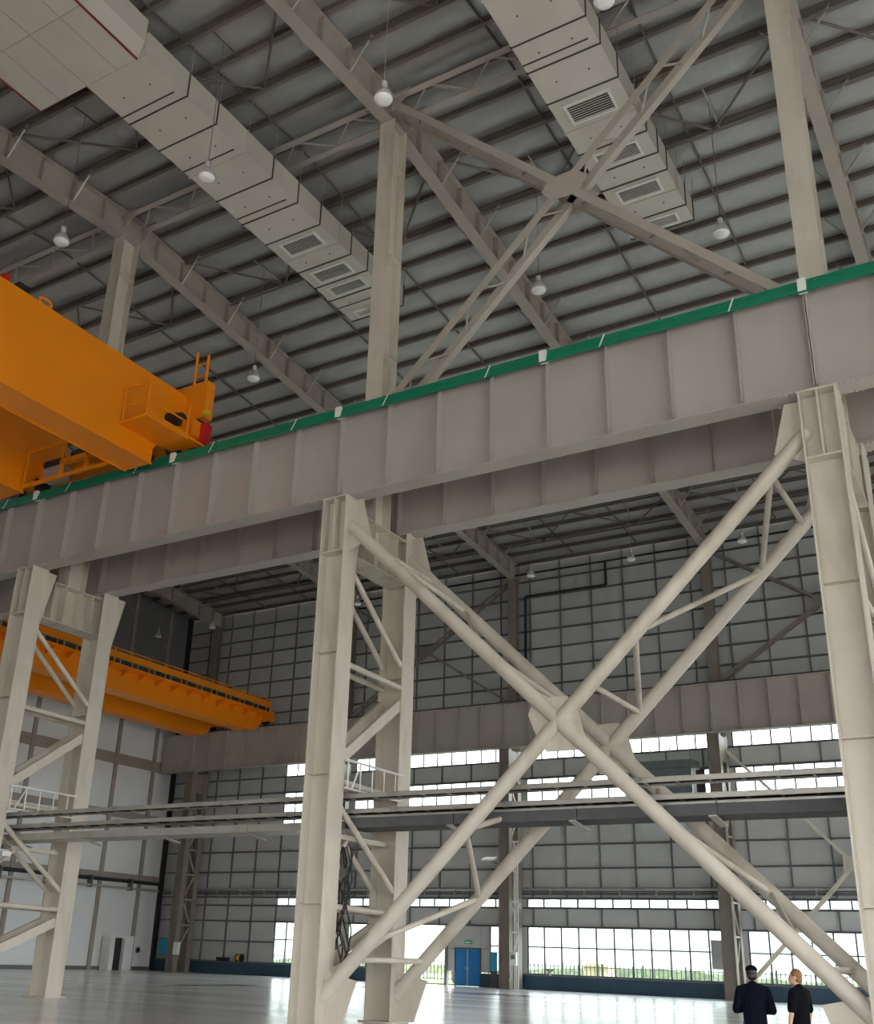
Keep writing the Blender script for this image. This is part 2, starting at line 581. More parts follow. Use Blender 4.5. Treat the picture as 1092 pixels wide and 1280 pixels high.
bn = {-3: 'beside the leftmost glazed strip', -2: 'above the open gateway', -1: 'beyond the blue door', 0: 'behind the two people'}
for k in (-3, -2, -1, 0):
    xa = XK(k) + 0.55 if k > -3 else XWIN
    xb = XK(k + 1) - 0.55
    n = max(3, round((xb - xa) / (S / 12)))
    if k in (-1, 0):
        window(xa, xb, ZS, ZW1, n, (ZWM,), 'tall two row factory window ' + bn[k])
    elif k == -3:
        window(xa, xb, ZS, ZW1, n, (ZWM,), 'small tall window in the solid panelled bay')
    window(xa, xb, ZN0, ZN1, n, (), 'narrow window strip ' + bn[k])
    window(xa, xb, ZB20, ZB21, n, (), 'wide high window band ' + bn[k])
    window(xa, xb, ZB1, ZB1T, n, (), 'topmost window band behind the crane girder ' + bn[k])
    # solid jambs by the columns so that no gap shows
    for (z0, z1) in ((ZS, ZW1), (ZN0, ZN1), (ZB20, ZB21), (ZB1, ZB1T)):
        if not (k == -2 and z0 == ZS):
            wall_panel(xb, XK(k + 1) + 0.55, z0, z1)
window(XK(-2) + .55, GX0, ZS, ZW1, 2, (ZWM,), 'window beside the open gateway')
window(-32.75, XK(-1) - .55, ZS, ZW1, 2, (ZWM,), 'slim window between the blue door and the column')
wall_panel(XK(-1) - .55, XK(-1) + .55, ZS, ZW1)
for xg in (GX0, GX1):
    build('gateway_post', MB().box(xg - 0.09, xg + 0.09, YW - 0.12, YW + 0.14, 0, GZ), 'girt', wb)

# blue double door
dr = struct('door_1', (-35.2, YW - 0.06, 0), 'bright blue double leaf steel door in grey frame')
build('door_frame', MB().prism([(-.08, 0, 0), (0, 0, 0), (0, 0, 2.2), (1.75, 0, 2.2), (1.75, 0, 0), (1.83, 0, 0), (1.83, 0, 2.28), (-.08, 0, 2.28)], (0, 0.16, 0)), 'frame', dr)
for i in (0, 1):
    lf = build('door_leaf', MB().box(0.02 + i * 0.87, 0.86 + i * 0.87, 0.02, 0.09, 0.03, 2.18), 'blue', dr)
    build('door_handle', MB().box((0.74 if i == 0 else 0.93), (0.80 if i == 0 else 0.99), -0.03, 0.02, 1.0, 1.14), 'pipe', lf)
build('centre_strip', MB().box(0.845, 0.905, -0.005, 0.02, 0.03, 2.18), 'wallpanel', dr)
es = empty('exit_sign', (-34.55, YW - .05, 2.5), 'small green exit sign above the blue double door', 'sign')
build('sign_box', MB().box(0, 0.5, -0.08, 0.08, 0, 0.2), 'exit', es)
build('sign_symbol', MB().box(0.1, 0.4, -0.085, -0.075, 0.06, 0.14), 'white', es)

# ---- end wall
we = struct('wall_left', label='white panelled end wall with taupe posts and bands')
eposts = [YW - 2.6 - 4.0 * i for i in range(0, 9)]
ebreaks = sorted([YW] + eposts + [24.0])
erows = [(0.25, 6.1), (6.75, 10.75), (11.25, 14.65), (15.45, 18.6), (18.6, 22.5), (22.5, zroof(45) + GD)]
ec = {}
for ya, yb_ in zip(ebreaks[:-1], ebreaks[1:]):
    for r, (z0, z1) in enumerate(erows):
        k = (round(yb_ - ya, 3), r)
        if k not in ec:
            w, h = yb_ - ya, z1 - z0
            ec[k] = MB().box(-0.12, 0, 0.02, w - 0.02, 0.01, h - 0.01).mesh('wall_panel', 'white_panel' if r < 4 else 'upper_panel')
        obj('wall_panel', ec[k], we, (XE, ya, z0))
for y in eposts:
    build('wall_post', MB().box(XE, XE + 0.12, y - 0.17, y + 0.17, 0, zroof(y) + GD), 'brown_post', we)
build('wall_post', MB().box(XE, XE + 0.2, YW - 0.5, YW - 0.1, 0, zroof(YW) + GD), 'black', we)
for z0, z1 in ((6.1, 6.75), (10.75, 11.25), (14.65, 15.45)):
    build('wall_band', MB().box(XE - 0.1, XE + 0.06, 24, YW, z0, z1), 'brown_post', we)
build('skirting', MB().box(XE - .1, XE + 0.05, 24, YW, 0, 0.25), 'girt', we)
build('wall_backing', MB().box(XE - 0.3, XE - 0.13, 24, YW + .2, 0, zroof(45) + GD), 'wallpanel', we)

# side of the building left of the near bay
wf = build('wall_left', MB().box(XE - 0.3, XE - 0.1, -14, 24, 0, zroof(10) + GD), 'wallpanel')
wf['kind'] = 'structure'
wf['label'] = 'plain end wall of the near bay'


# ---- near long wall behind the photographer, unseen, its open part sized to let light in
wn_ = struct('wall_front', label='panelled long wall behind the photographer with an added opening that lets in light')
XRW = XK(3)
YN = -14.0
NB = [(0.86, 3.65), (4.74, 5.32), (10.1, 12.82), (14.0, 15.5)]
ztop_n = zroof(YN) + GD + .4
build('wall_panel', MB().box(XE, XK(0), YN - .3, YN - .1, 0, ztop_n), 'wallpanel', wn_)
build('wall_panel', MB().box(XK(0), XRW, YN - .3, YN - .1, 7.5, ztop_n), 'wallpanel', wn_)
for k in (0, 2):
    build('wall_post', MB().box(XK(k) - .5, XK(k) + .5, YN - .28, YN - .02, 0, 16), 'brownsteel', wn_)

wr_ = struct('wall_right', label='end wall beyond the frame with added openings that light both bays')  # unseen wall; openings added to brighten the near and far bays
build('wall_panel', MB().box(XRW, XRW + .2, -14.3, YW + .2, 11.0, ZR + GD + .4), 'wallpanel', wr_)
build('wall_panel', MB().box(XRW, XRW + .2, 22.0, 34.0, 0, 11.0), 'wallpanel', wr_)
build('wall_panel', MB().box(XRW, XRW + .2, 54.0, YW + .2, 0, 11.0), 'wallpanel', wr_)
for y in (4.0, 22.0, 34.0, 44.0, 54.0):
    build('wall_post', MB().box(XRW - .1, XRW + .3, y - .4, y + .4, 0, ZR), 'brownsteel', wr_)

# ================================================================ CRANE COLUMNS
LACE = [((0.66, 12.1), (D + 0.05, 9.95)), ((0.66, 9.33), (D + 0.05, 9.28)), ((D + 0.05, 8.75), (0.66, 6.7)), ((0.66, 6.05), (D + 0.05, 6.0)),
        ((0.66, 5.4), (D + 0.05, 3.4)), ((0.66, 2.84), (D + 0.05, 2.8)), ((D + 0.05, 2.4), (0.66, 1.2))]


def leg_mesh(m):
    mb = MB()
    # H section: flanges face +-X
    mb.isec((0, B / 2, 0.04), (0, B / 2, ZT - 0.04), H, B, 0.035, 0.03, up=(1, 0, 0))
    return mb.mesh('leg', m)


def make_column(m='column', upper=True):
    r = empty('crane_column', (0, 0, 0))
    leg = leg_mesh(m)
    for yy in (0, D):
        lg = obj('leg', leg, r, (0, yy, 0))
        build('base_plate', MB().box(-H / 2 - .12, H / 2 + .12, -0.12, B + .12, 0, 0.045), m, lg)
        build('cap_plate', MB().box(-H / 2 - .03, H / 2 + .03, -0.01, B + .02, ZT - 0.04, ZT), m, lg)
        for zz in (12.6,):
            build('stiffener', MB().box(-H / 2 + .035, H / 2 - .035, 0.005, B / 2 - .015, zz - .02, zz + .02), m, lg)
            build('stiffener', MB().box(-H / 2 + .035, H / 2 - .035, B / 2 + .015, B - .005, zz - .02, zz + .02), m, lg)
        build('rib', MB().box(-.02, .02, 0.005, B / 2 - .015, 12.62, ZT - .04), m, lg)
        for zz in (9.6, 6.2, 2.9):
            build('splice_plate', MB().box(-H / 2 + .035, H / 2 - .035, 0.10, B / 2 - .015, zz - .012, zz + .012), m, lg)
        # flared gussets carrying the girder seat
        for sx_ in (-1, 1):
            x = sx_ * (H / 2 - .0175)
            y0 = yy * 0 + B
            build('gusset', MB().prism([(x - .0175, B, 12.3), (x - .0175, B + .42, ZT - .05), (x - .0175, B, ZT - .05)], (.035, 0, 0)), m, lg)
    for (a, b) in LACE:
        horiz = abs(a[1] - b[1]) < 0.2
        for sx_ in (-1, 1):
            x = sx_ * (H / 2 - .10)
            if horiz or a[1] > b[1] and a[0] < b[0]:
                build('lacing_tube', MB().tube((x, a[0], a[1]), (x, b[0], b[1]), 0.085, 10), m, r, True)
            else:
                build('lacing_channel', MB().channel((x, a[0], a[1]), (x, b[0], b[1]), 0.30, 0.11, 0.018), m, r)
    # head beam between the legs
    hb = build('head_beam', MB().isec((0, B - .02, (12.6 + 14.05) / 2), (0, D + .02, (12.6 + 14.05) / 2), 14.05 - 12.6, H - .05, 0.03, 0.03), m, r)
    for yy in (1.15, 1.7, 2.45, 3.0):
        for sx_ in (-1, 1):
            build('head_rib', MB().box(min(sx_ * .015, sx_ * .38), max(sx_ * .015, sx_ * .38), yy - .012, yy + .012, 12.63, 14.02), m, hb)
    if upper:
        yc = YU - Y1
        zt = zroof(YU) - 0.005
        uc = build('roof_column', MB().isec((0, yc, 14.05), (0, yc, zt), 0.85, 0.62, 0.03, 0.025, up=(0, 1, 0)), m, r)
        for i in range(4):
            zz = 16.2 + i * 4.0
            for sx_ in (-1, 1):
                build('stiffener', MB().box(min(sx_ * .0125, sx_ * .3), max(sx_ * .0125, sx_ * .3), yc - .395, yc + .395, zz - .012, zz + .012), m, uc)
    return r


cb = make_column()
tag(cb, 'beige twin legged lattice crane column carrying both the braced bays', 'column', kind='thing')
cb.location = (XK(0), Y1, 0)
cb['label'] = 'twin legged lattice crane column in the middle, tubular brace rising from its foot'
c1 = copy_tree(cb, (XK(1), Y1, 0), 'twin legged lattice crane column next to the two people')
c2 = copy_tree(cb, (XK(-1), Y1, 0), 'twin legged lattice crane column under the near orange crane')

# far wall columns
LACE2 = [((0.45, 12.1), (1.40, 10.6)), ((1.40, 10.3), (0.45, 8.8)), ((0.45, 8.5), (1.40, 7.0)), ((1.40, 6.7), (0.45, 5.2)), ((0.45, 4.9), (1.40, 3.4)),
         ((1.40, 3.1), (0.45, 1.6)), ((0.45, 10.45), (1.40, 10.45)), ((0.45, 6.85), (1.40, 6.85)), ((0.45, 3.25), (1.40, 3.25)), ((0.45, 8.65), (1.40, 8.65)), ((0.45, 5.05), (1.40, 5.05))]


def make_wall_column():
    r = empty('wall_crane_column', (0, 0, 0))
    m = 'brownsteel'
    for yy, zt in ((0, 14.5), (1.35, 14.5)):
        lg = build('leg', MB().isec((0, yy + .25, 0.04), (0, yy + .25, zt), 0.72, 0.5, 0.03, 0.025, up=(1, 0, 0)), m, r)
        build('base_plate', MB().box(-.48, .48, yy - .1, yy + .6, 0, 0.05), m, lg)
    build('leg_top', MB().isec((0, 1.55, 14.5), (0, 1.55, zroof(63.1) - .005), 0.5, 0.6, 0.03, 0.025, up=(0, 1, 0)), m, r)
    for a, b in LACE2:
        build('lacing_bar', MB().bar((.28, a[0], a[1]), (.28, b[0], b[1]), 0.08, 0.10), 'brace', r)
    build('head_plate', MB().box(-.34, .34, .45, 1.40, 12.9, 14.4), m, r)
    return r


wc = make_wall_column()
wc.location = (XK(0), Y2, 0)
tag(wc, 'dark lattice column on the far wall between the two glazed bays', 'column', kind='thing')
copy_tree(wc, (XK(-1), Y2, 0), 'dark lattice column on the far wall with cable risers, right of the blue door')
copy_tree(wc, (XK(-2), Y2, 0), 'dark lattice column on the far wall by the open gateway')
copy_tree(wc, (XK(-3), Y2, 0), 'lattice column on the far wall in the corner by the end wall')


# ================================================================ CRANE GIRDERS
def make_girder(nst=8):
    r = empty('crane_girder', (0, 0, 0))
    L = S - 0.006
    build('web', MB().box(0, L, -.012, .012, 0.03, GH - .03), 'steel', r)
    build('bottom_flange', MB().box(0, L, -.30, .30, 0, 0.035), 'steel', r)
    build('top_flange', MB().box(0, L, -.30, .30, GH - .035, GH), 'steel', r)
    st = MB().box(-.012, .012, -.26, -.012, 0.10, GH - .035).mesh('stiffener', 'steel')
    sb = MB().box(-.012, .012, .012, .26, 0.10, GH - .035).mesh('stiffener', 'steel')
    for i in range(nst + 1):
        x = min(max(S * i / nst, 0.02), L - 0.02)
        obj('stiffener', st, r, (x, 0, 0))
        obj('stiffener', sb, r, (x, 0, 0))
    bm_ = MB().lathe([(.035, -.03), (.035, 0)], 6).mesh('bolt', 'tray')
    for x in (.55, .68, .81, .94, L - .94, L - .81, L - .68, L - .55):
        for yy in (-.25, .25):
            obj('bolt', bm_, r, (x, yy, 0))
    build('rail', MB().isec((0, 0, GH + .07), (L, 0, GH + .07), .14, .12, .03, .03), 'darkmetal', r)
    return r


g0 = make_girder()
names = {-3: 'furthest left', -2: 'under the orange crane', -1: 'over the left opening', 0: 'over the tubular cross brace', 1: 'past the last column'}
first = True
for (yy, row, ks) in ((YF, 'front', (-2, -1, 0, 1)), (YR, 'rear', (-2, -1, 0, 1)), (Y2 + .25, 'far', (-4, -3, -2, -1, 0))):
    for k in ks:
        lab = {('front', -2): 'plate crane girder carrying the near orange crane', ('front', -1): 'plate crane girder between the twin legged columns, beside the orange crane',
               ('front', 0): 'plate crane girder with green conductor bars above the tubular cross brace', ('front', 1): 'plate crane girder end beyond the column by the two people',
               ('rear', -2): 'rear plate crane girder left of the column under the orange crane', ('rear', -1): 'shaded rear plate girder behind the front one, above the far orange crane',
               ('rear', 0): 'shaded rear plate girder hidden behind the tubular cross brace top', ('rear', 1): 'rear plate girder end beyond the column by the two people',
               ('far', -4): 'far wall crane girder running into the end wall corner', ('far', -3): 'far wall crane girder under the far orange crane', ('far', -2): 'far wall crane girder above the open gateway',
               ('far', -1): 'far wall crane girder above the large window bay with the air unit', ('far', 0): 'far wall crane girder seen above the two people'}[(row, k)]
        loc = (XK(k) + .003, yy, ZT + (0.2 if row == 'far' else 0))
        if k == -4 and row == 'far':
            g = empty('crane_girder', (XE + .3, yy, ZT + .2))
            L = XK(-3) - XE - .35
            build('web', MB().box(0, L, -.012, .012, 0.03, GH - .03), 'steel', g)
            build('bottom_flange', MB().box(0, L, -.30, .30, 0, 0.035), 'steel', g)
            build('top_flange', MB().box(0, L, -.30, .30, GH - .035, GH), 'steel', g)
        elif first:
            g = g0
            g.location = loc
            first = False
        else:
            g = copy_tree(g0, loc)
        tag(g, lab, 'girder', kind='thing')

# ---- green conductor bars with clamps along the front girder
cbx = empty('conductor_rail', (XK(-2), YF - .42, ZT + GH - .2), 'bundle of green conductor bars clipped along the top of the crane girder', 'conductor rail')
for i in range(4):
    build('conductor_bar', MB().ext((0, 0.03 * i, .1 * i - .12), (4 * S, 0.03 * i, .1 * i - .12), [(-.03, -.04), (.03, -.04), (.03, .025), (.012, .04), (-.012, .04), (-.03, .025)]), 'green', cbx)
for j in range(0, 33):
    x = S * j / 8
    if j % 4 == 0:
        build('joint_cover', MB().box(x - .10, x + .10, -.045, .13, -.14, .21), 'white', cbx)
    elif j % 2 == 1:
        build('hanger_clamp', MB().bar((x - .06, -.045, -.17), (x + .06, .05, .24), .035, .012, up=(0, 1, 0)), 'white', cbx)
    if j % 2 == 0:
        build('bracket', MB().bar((x + .3, 0.05, .1), (x + .3, .40, .17), .05, .05), 'steel', cbx)


# ================================================================ TUBULAR CROSS BRACE (lower)
tb = empty('tubular_cross_brace', (XK(0) + S / 2, Y1 + .34, 0), 'giant double X brace of beige steel tubes between two crane columns', 'brace')
cx0 = XK(0) + S / 2
P = lambda x, y, z_: (x - cx0, y - (Y1 + .34), z_)
tr = 0.185
for yy in (Y1 + .34, Y1 + D + .34):
    a0, a1 = (XK(0) + .36, 13.5), (XK(1) - .36, .85)
    b0, b1 = (XK(0) + .36, .70), (XK(1) - .36, 13.4)
    xm, zm = (XK(0) + XK(1)) / 2, 7.05
    build('brace_tube', MB().tube(P(a0[0], yy, a0[1]), P(a1[0], yy, a1[1]), tr, 16), 'column', tb, True)
    d = Vector((b1[0] - b0[0], 0, b1[1] - b0[1])).normalized()
    mid = Vector((xm, 0, zm))
    q0, q1 = mid - d * .25, mid + d * .25
    build('brace_tube', MB().tube(P(b0[0], yy, b0[1]), P(b1[0], yy, b1[1]), tr, 16), 'column', tb, True)
    # centre gusset, a wide plate
    gp = [(-1.1, .35), (-.85, .85), (.45, .85), (.8, .4), (1.1, -.6), (.8, -.85), (-.4, -.85), (-.8, -.3)]
    build('gusset_plate', MB().prism([P(xm + .68 * a, yy - .02, zm + .78 * b) for a, b in gp], (0, .04, 0)), 'column', tb)
    # end gussets
    for (gx, gz_, sx_, sz) in ((XK(0) + H / 2, 13.5, 1, -1), (XK(1) - H / 2, 13.4, -1, -1)):
        build('gusset_plate', MB().prism([P(gx, yy - .02, ZT - .1), P(gx + sx_ * .38, yy - .02, ZT - .1), P(gx + sx_ * .72, yy - .02, ZT - 1.35), P(gx, yy - .02, ZT - 1.7)], (0, .04, 0)), 'column', tb)
    for (gx, sx_) in ((XK(0) + H / 2, 1), (XK(1) - H / 2, -1)):
        build('gusset_plate', MB().prism([P(gx, yy - .02, .05), P(gx + sx_ * .55, yy - .02, .05), P(gx + sx_ * .95, yy - .02, 1.1), P(gx, yy - .02, 1.3)], (0, .04, 0)), 'column', tb)
# lacing between the front and rear planes
ya, yb_ = Y1 + .34, Y1 + D + .34
for (p0, p1) in ((((XK(0) + .36), 13.5), ((XK(1) - .36), .85)), (((XK(0) + .36), .70), ((XK(1) - .36), 13.4))):
    if p0[1] > p1[1]:
        p0, p1 = p1, p0                      # from the foot up
    for f0, t0, f1, t1 in ((0, .07, 1, .07), (0, .10, 1, .20), (1, .20, 0, .31), (0, .31, 1, .40), (0, .57, 1, .57), (1, .57, 0, .66), (0, .66, 1, .84), (1, .84, 0, .93), (0, .93, 1, .93)):
        a = P(p0[0] + (p1[0] - p0[0]) * t0, yb_ if f0 else ya, p0[1] + (p1[1] - p0[1]) * t0)
        b = P(p0[0] + (p1[0] - p0[0]) * t1, yb_ if f1 else ya, p0[1] + (p1[1] - p0[1]) * t1)
        build('lacing_tube', MB().tube(a, b, 0.075, 10), 'column', tb, True)


# ---- upper lattice cross brace
def lattice(mb_parent, p, q, m, gap=0.62, w=.15, n=9, rod=.03):
    p, q = Vector(p), Vector(q)
    for s_ in (-1, 1):
        o = Vector((0, s_ * gap / 2, 0))
        build('brace_angle', MB().angle(p + o, q + o, w, .02, (0, 1, 0), s_), m, mb_parent)
    for i in range(n):
        a = p.lerp(q, (i + .5) / (n + .5))
        b = p.lerp(q, (i + 1) / (n + .5))
        s_ = 1 if i % 2 else -1
        build('lacing_bar', MB().bar(a + Vector((0, -gap / 2 * s_, 0)), b + Vector((0, gap / 2 * s_, 0)), .06, .05), m, mb_parent)


ub = empty('roof_column_cross_brace', (XK(0) + S / 2, YU, ZT + GH), 'X shaped lattice angle brace between the two roof columns under the ducts', 'brace')
o_ = Vector((XK(0) + S / 2, YU, ZT + GH))
xa, xb = XK(0) + .35, XK(1) - .35
for (p, q) in (((xa, YU, 30.7), (xb, YU, 17.9)), ((xa, YU, 17.9), (xb, YU, 30.7))):
    lattice(ub, Vector(p) - o_, Vector(q) - o_, 'brace', .72, .27, 12)
gp = [(-.75, 0), (-.45, .42), (.4, .45), (.8, .1), (.5, -.42), (-.4, -.45)]
for s_ in (-1, 1):
    build('gusset_plate', MB().prism([Vector((XK(0) + S / 2 + a, YU + s_ * .51 - (.03 if s_ > 0 else 0), 24.3 + b)) - o_ for a, b in gp], (0, .03, 0)), 'brace', ub)

# ================================================================ ROOF GIRDERS
fly = {}


def make_roof_girder():
    r = empty('roof_girder', (0, 0, 0))
    ends = {'near': -14.0, 'far': YW - .42}
    fw = .50
    for nm, ye in ends.items():
        za, zb = zroof(YU), zroof(ye)
        # web and flanges as separate plates
        sgn = 1
        build('web', MB().prism([(-.01, YU, za + .03), (-.01, ye, zb + .03), (-.01, ye, zb + GD - .03), (-.01, YU, za + GD - .03)], (.02, 0, 0)), 'roofsteel', r)
        build('bottom_flange', MB().prism([(-fw / 2, YU, za), (-fw / 2, ye, zb), (-fw / 2, ye, zb + .03), (-fw / 2, YU, za + .03)], (fw, 0, 0)), 'roofsteel', r)
        build('top_flange', MB().prism([(-fw / 2, YU, za + GD - .03), (-fw / 2, ye, zb + GD - .03), (-fw / 2, ye, zb + GD), (-fw / 2, YU, za + GD)], (fw, 0, 0)), 'roofsteel', r)
    st = MB().box(.01, fw / 2 - .01, -.01, .01, .03, GD - .03).mesh('stiffener', 'roofsteel')
    st2 = MB().box(-fw / 2 + .01, -.01, -.01, .01, .03, GD - .03).mesh('stiffener', 'roofsteel')
    fb = MB().angle((fw / 2 - .03, 0, .03), (1.15, 0, GD + .08), .06, .01, (0, 1, 0)).mesh('fly_brace', 'tray')
    fb2 = MB().angle((-fw / 2 + .03, 0, .03), (-1.15, 0, GD + .08), .06, .01, (0, 1, 0)).mesh('fly_brace', 'tray')
    for n, y in enumerate(plines):
        if y < 9 or abs(y - YU) < .3:
            continue
        zz = zroof(y)
        obj('stiffener', st, r, (0, y, zz))
        obj('stiffener', st2, r, (0, y, zz))
        i = round((y - YU) / PS)
        if i % 2 == 0:
            obj('fly_brace', fb, r, (0, y, zz))
            obj('fly_brace', fb2, r, (0, y, zz))
    return r


rg = make_roof_girder()
rg.location = (XK(0), 0, 0)
tag(rg, 'sloping roof girder on the roof column between the two ducts', 'girder', kind='thing')
for k, lab in ((1, 'sloping roof girder on the roof column beyond the lattice cross brace'), (-1, 'sloping roof girder on the roof column above the near orange crane'),
               (-2, 'sloping roof girder ending above the far orange crane'), (-3, 'sloping roof girder in the dark corner by the end wall')):
    copy_tree(rg, (XK(k), 0, 0), lab)

# ---- longitudinal tie trusses at the ridge between the roof columns
for k in (-2, -1, 0, 1):
    t = empty('ridge_tie_truss', (XK(k), YU, zroof(YU)), {-2: 'lattice ridge tie left of the roof column above the orange crane', -1: 'lattice ridge tie passing over the duct with the wide plenum',
              0: 'lattice ridge tie passing over the duct behind the lattice brace', 1: 'lattice ridge tie beyond the last roof column'}[k], 'truss')
    for yy in (-.55, .55):
        build('chord', MB().angle((.2, yy, .9), (S - .2, yy, .9), .26, .025), 'roofsteel', t)
        for sx_, x in ((1, .25), (-1, S - .25)):
            build('knee_plate', MB().prism([(x, yy - .015, .2), (x + sx_ * .75, yy - .015, .8), (x + sx_ * .75, yy - .015, 1.05), (x, yy - .015, 1.05)], (0, .03, 0)), 'roofsteel', t)
    n = 10
    for i in range(n):
        x0 = .4 + (S - .8) * i / n
        x1 = .4 + (S - .8) * (i + 1) / n
        s_ = 1 if i % 2 else -1
        build('lacing_bar', MB().bar((x0, -.5 * s_, .85), (x1, .5 * s_, .85), .07, .07), 'roofsteel', t)

# ---- horizontal wind trusses under the purlins
for yy, dy, nm in ((YU - 4 * PS, 2 * PS, 'in front of the ridge'), (YU + 2 * PS, 2 * PS, 'just past the ridge'), (YU + 20 * PS, 2 * PS, 'by the far wall eaves'), (YU + 12 * PS, 2 * PS, 'midway to the far wall')):
    for k in (-3, -2, -1, 0, 1):
        t = empty('roof_wind_truss', (XK(k), yy, zroof(yy) + GD - .1), 'zigzag roof wind bracing ' + nm + ', ' + {-3: 'next to the end wall', -2: 'above the far orange crane', -1: 'in the bay of the plenum duct', 0: 'in the bay of the plain duct', 1: 'beyond the last roof column'}[k], 'bracing', 'roof wind bracing')
        n = 4
        zb = zroof(yy + dy) - zroof(yy)
        for i in range(n):
            x0 = .4 + (S - .8) * i / n
            x1 = .4 + (S - .8) * (i + 1) / n
            a, b = ((0, 0), (dy, zb)) if i % 2 == 0 else ((dy, zb), (0, 0))
            build('brace_tube', MB().tube((x0, a[0], a[1]), (x1, b[0], b[1]), .05, 8), 'purlin', t, True)
        for yy2, z2 in ((0, -.02), (dy, zb - .02)):
            build('chord', MB().angle((.3, yy2, z2), (S - .3, yy2, z2), .14, .015), 'purlin', t)

# ---- far wall upper braces and lower braces
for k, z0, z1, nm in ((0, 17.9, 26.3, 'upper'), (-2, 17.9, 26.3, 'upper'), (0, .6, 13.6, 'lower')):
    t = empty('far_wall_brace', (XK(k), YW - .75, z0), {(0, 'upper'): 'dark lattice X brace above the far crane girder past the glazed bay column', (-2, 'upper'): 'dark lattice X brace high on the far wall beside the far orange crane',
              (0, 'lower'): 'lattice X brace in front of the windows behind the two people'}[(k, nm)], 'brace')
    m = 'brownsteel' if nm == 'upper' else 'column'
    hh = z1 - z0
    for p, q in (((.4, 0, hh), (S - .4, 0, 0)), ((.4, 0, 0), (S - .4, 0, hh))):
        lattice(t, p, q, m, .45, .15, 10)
    build('gusset_plate', MB().prism([(S / 2 - .6, -.26, hh / 2 - .4), (S / 2 + .6, -.26, hh / 2 - .4), (S / 2 + .6, -.26, hh / 2 + .4), (S / 2 - .6, -.26, hh / 2 + .4)], (0, .03, 0)), m, t)


# ================================================================ AIR DUCTS
def make_duct(name_label, x0, x1, z0, hh, ybreaks, grilles, plenum=None):
    r = empty('air_duct', ((x0 + x1) / 2, ybreaks[0], z0), name_label, 'air duct')
    w = (x1 - x0) / 2
    y00 = ybreaks[0]
    for i, (a, b) in enumerate(zip(ybreaks[:-1], ybreaks[1:])):
        sec = build('duct_section', MB().box(-w, w, a - y00 + .012, b - y00 - .012, 0, hh), 'duct', r)
        j = MB()
        jw = .022
        ring_o = [(-w - .035, -.035), (w + .035, -.035), (w + .035, hh + .035), (-w - .035, hh + .035)]
        j.prism([(p[0], b - y00 - jw, p[1]) for p in ring_o], (0, 2 * jw, 0))
        build('joint_flange', j, 'duct_dark' if i % 4 != 2 else 'duct', r)
        if grilles and any(a < g < b for g in grilles):
            g = [q for q in grilles if a < q < b][0]
            l = min(1.0, (b - a) * .68)
            gy0, gy1 = (a + b) / 2 - y00 - l / 2, (a + b) / 2 - y00 + l / 2
            gw = w * .66
            fr = MB()
            o = [(-gw, gy0), (gw, gy0), (gw, gy1), (-gw, gy1)]
            ii = [(-gw + .09, gy0 + .09), (gw - .09, gy0 + .09), (gw - .09, gy1 - .09), (-gw + .09, gy1 - .09)]
            vs = [(x, y, z_) for z_ in (-.07, 0) for rg_ in (o, ii) for x, y in rg_]
            fs = []
            for k in range(4):
                k2 = (k + 1) % 4
                fs += [(k, k2, 4 + k2, 4 + k), (8 + k, 12 + k, 12 + k2, 8 + k2), (k, 8 + k, 8 + k2, k2), (4 + k, 4 + k2, 12 + k2, 12 + k)]
            fr.add(vs, fs)
            gr = build('grille', fr, 'grille', r)
            build('grille_back', MB().box(-gw + .09, gw - .09, gy0 + .09, gy1 - .09, -.012, -.004), 'duct_dark', gr)
            ns = 8
            for q in range(ns):
                yy = gy0 + .09 + (gy1 - gy0 - .18) * (q + .5) / ns
                build('slat', MB().bar((-gw + .09, yy, -.04), (gw - .09, yy, -.04), .045, .012, (0, -.5, 1)), 'grille', gr)
        elif i % 2 == 0:
            build('seam_slot', MB().box(-w, w * .8, b - y00 - .38, b - y00 - .33, -.02, .0), 'duct_dark', sec)
        build('hanger_rod', MB().tube((w + .05, b - y00, hh), (w + .05, b - y00, zroof(b) + GD - z0), .012, 6), 'roofsteel', r)
        build('hanger_rod', MB().tube((-w - .05, b - y00, hh), (-w - .05, b - y00, zroof(b) + GD - z0), .012, 6), 'roofsteel', r)
        for sx_ in (-.45, .45):
            build('stud', MB().lathe([(.03, -.02), (.03, 0)], 8, sx_ * w, (a + b) / 2 - y00), 'duct_dark', sec)
    if plenum:
        px0, px1, py0, py1, ph = plenum
        cx = (x0 + x1) / 2
        pb = build('plenum_box', MB().ext((0, py0 - y00, 0), (0, py1 - y00, 0), [(px0 - cx, 0), (px1 - cx, 0), (px1 - cx + .25, .6), (px1 - cx + .25, ph), (px0 - cx - .25, ph), (px0 - cx - .25, .6)]), 'duct', r)
        for x in (px0 - cx, px1 - cx):
            build('red_seam', MB().box(x - .03, x + .03, py0 - y00, py1 - y00, -.03, .02), 'redseam', pb, label='red seam strip')
        for t in (.22, .5, .8):
            x = px0 - cx + (px1 - px0) * t
            build('panel_joint', MB().box(x - .015, x + .015, py0 - y00, py1 - y00, -.012, .0), 'tray', pb)
        for yy in (py0 + 4, py0 + 6.5, py1 - 2.4):
            build('panel_joint', MB().box(px0 - cx, px1 - cx, yy - y00 - .015, yy - y00 + .015, -.012, .0), 'tray', pb)
    return r


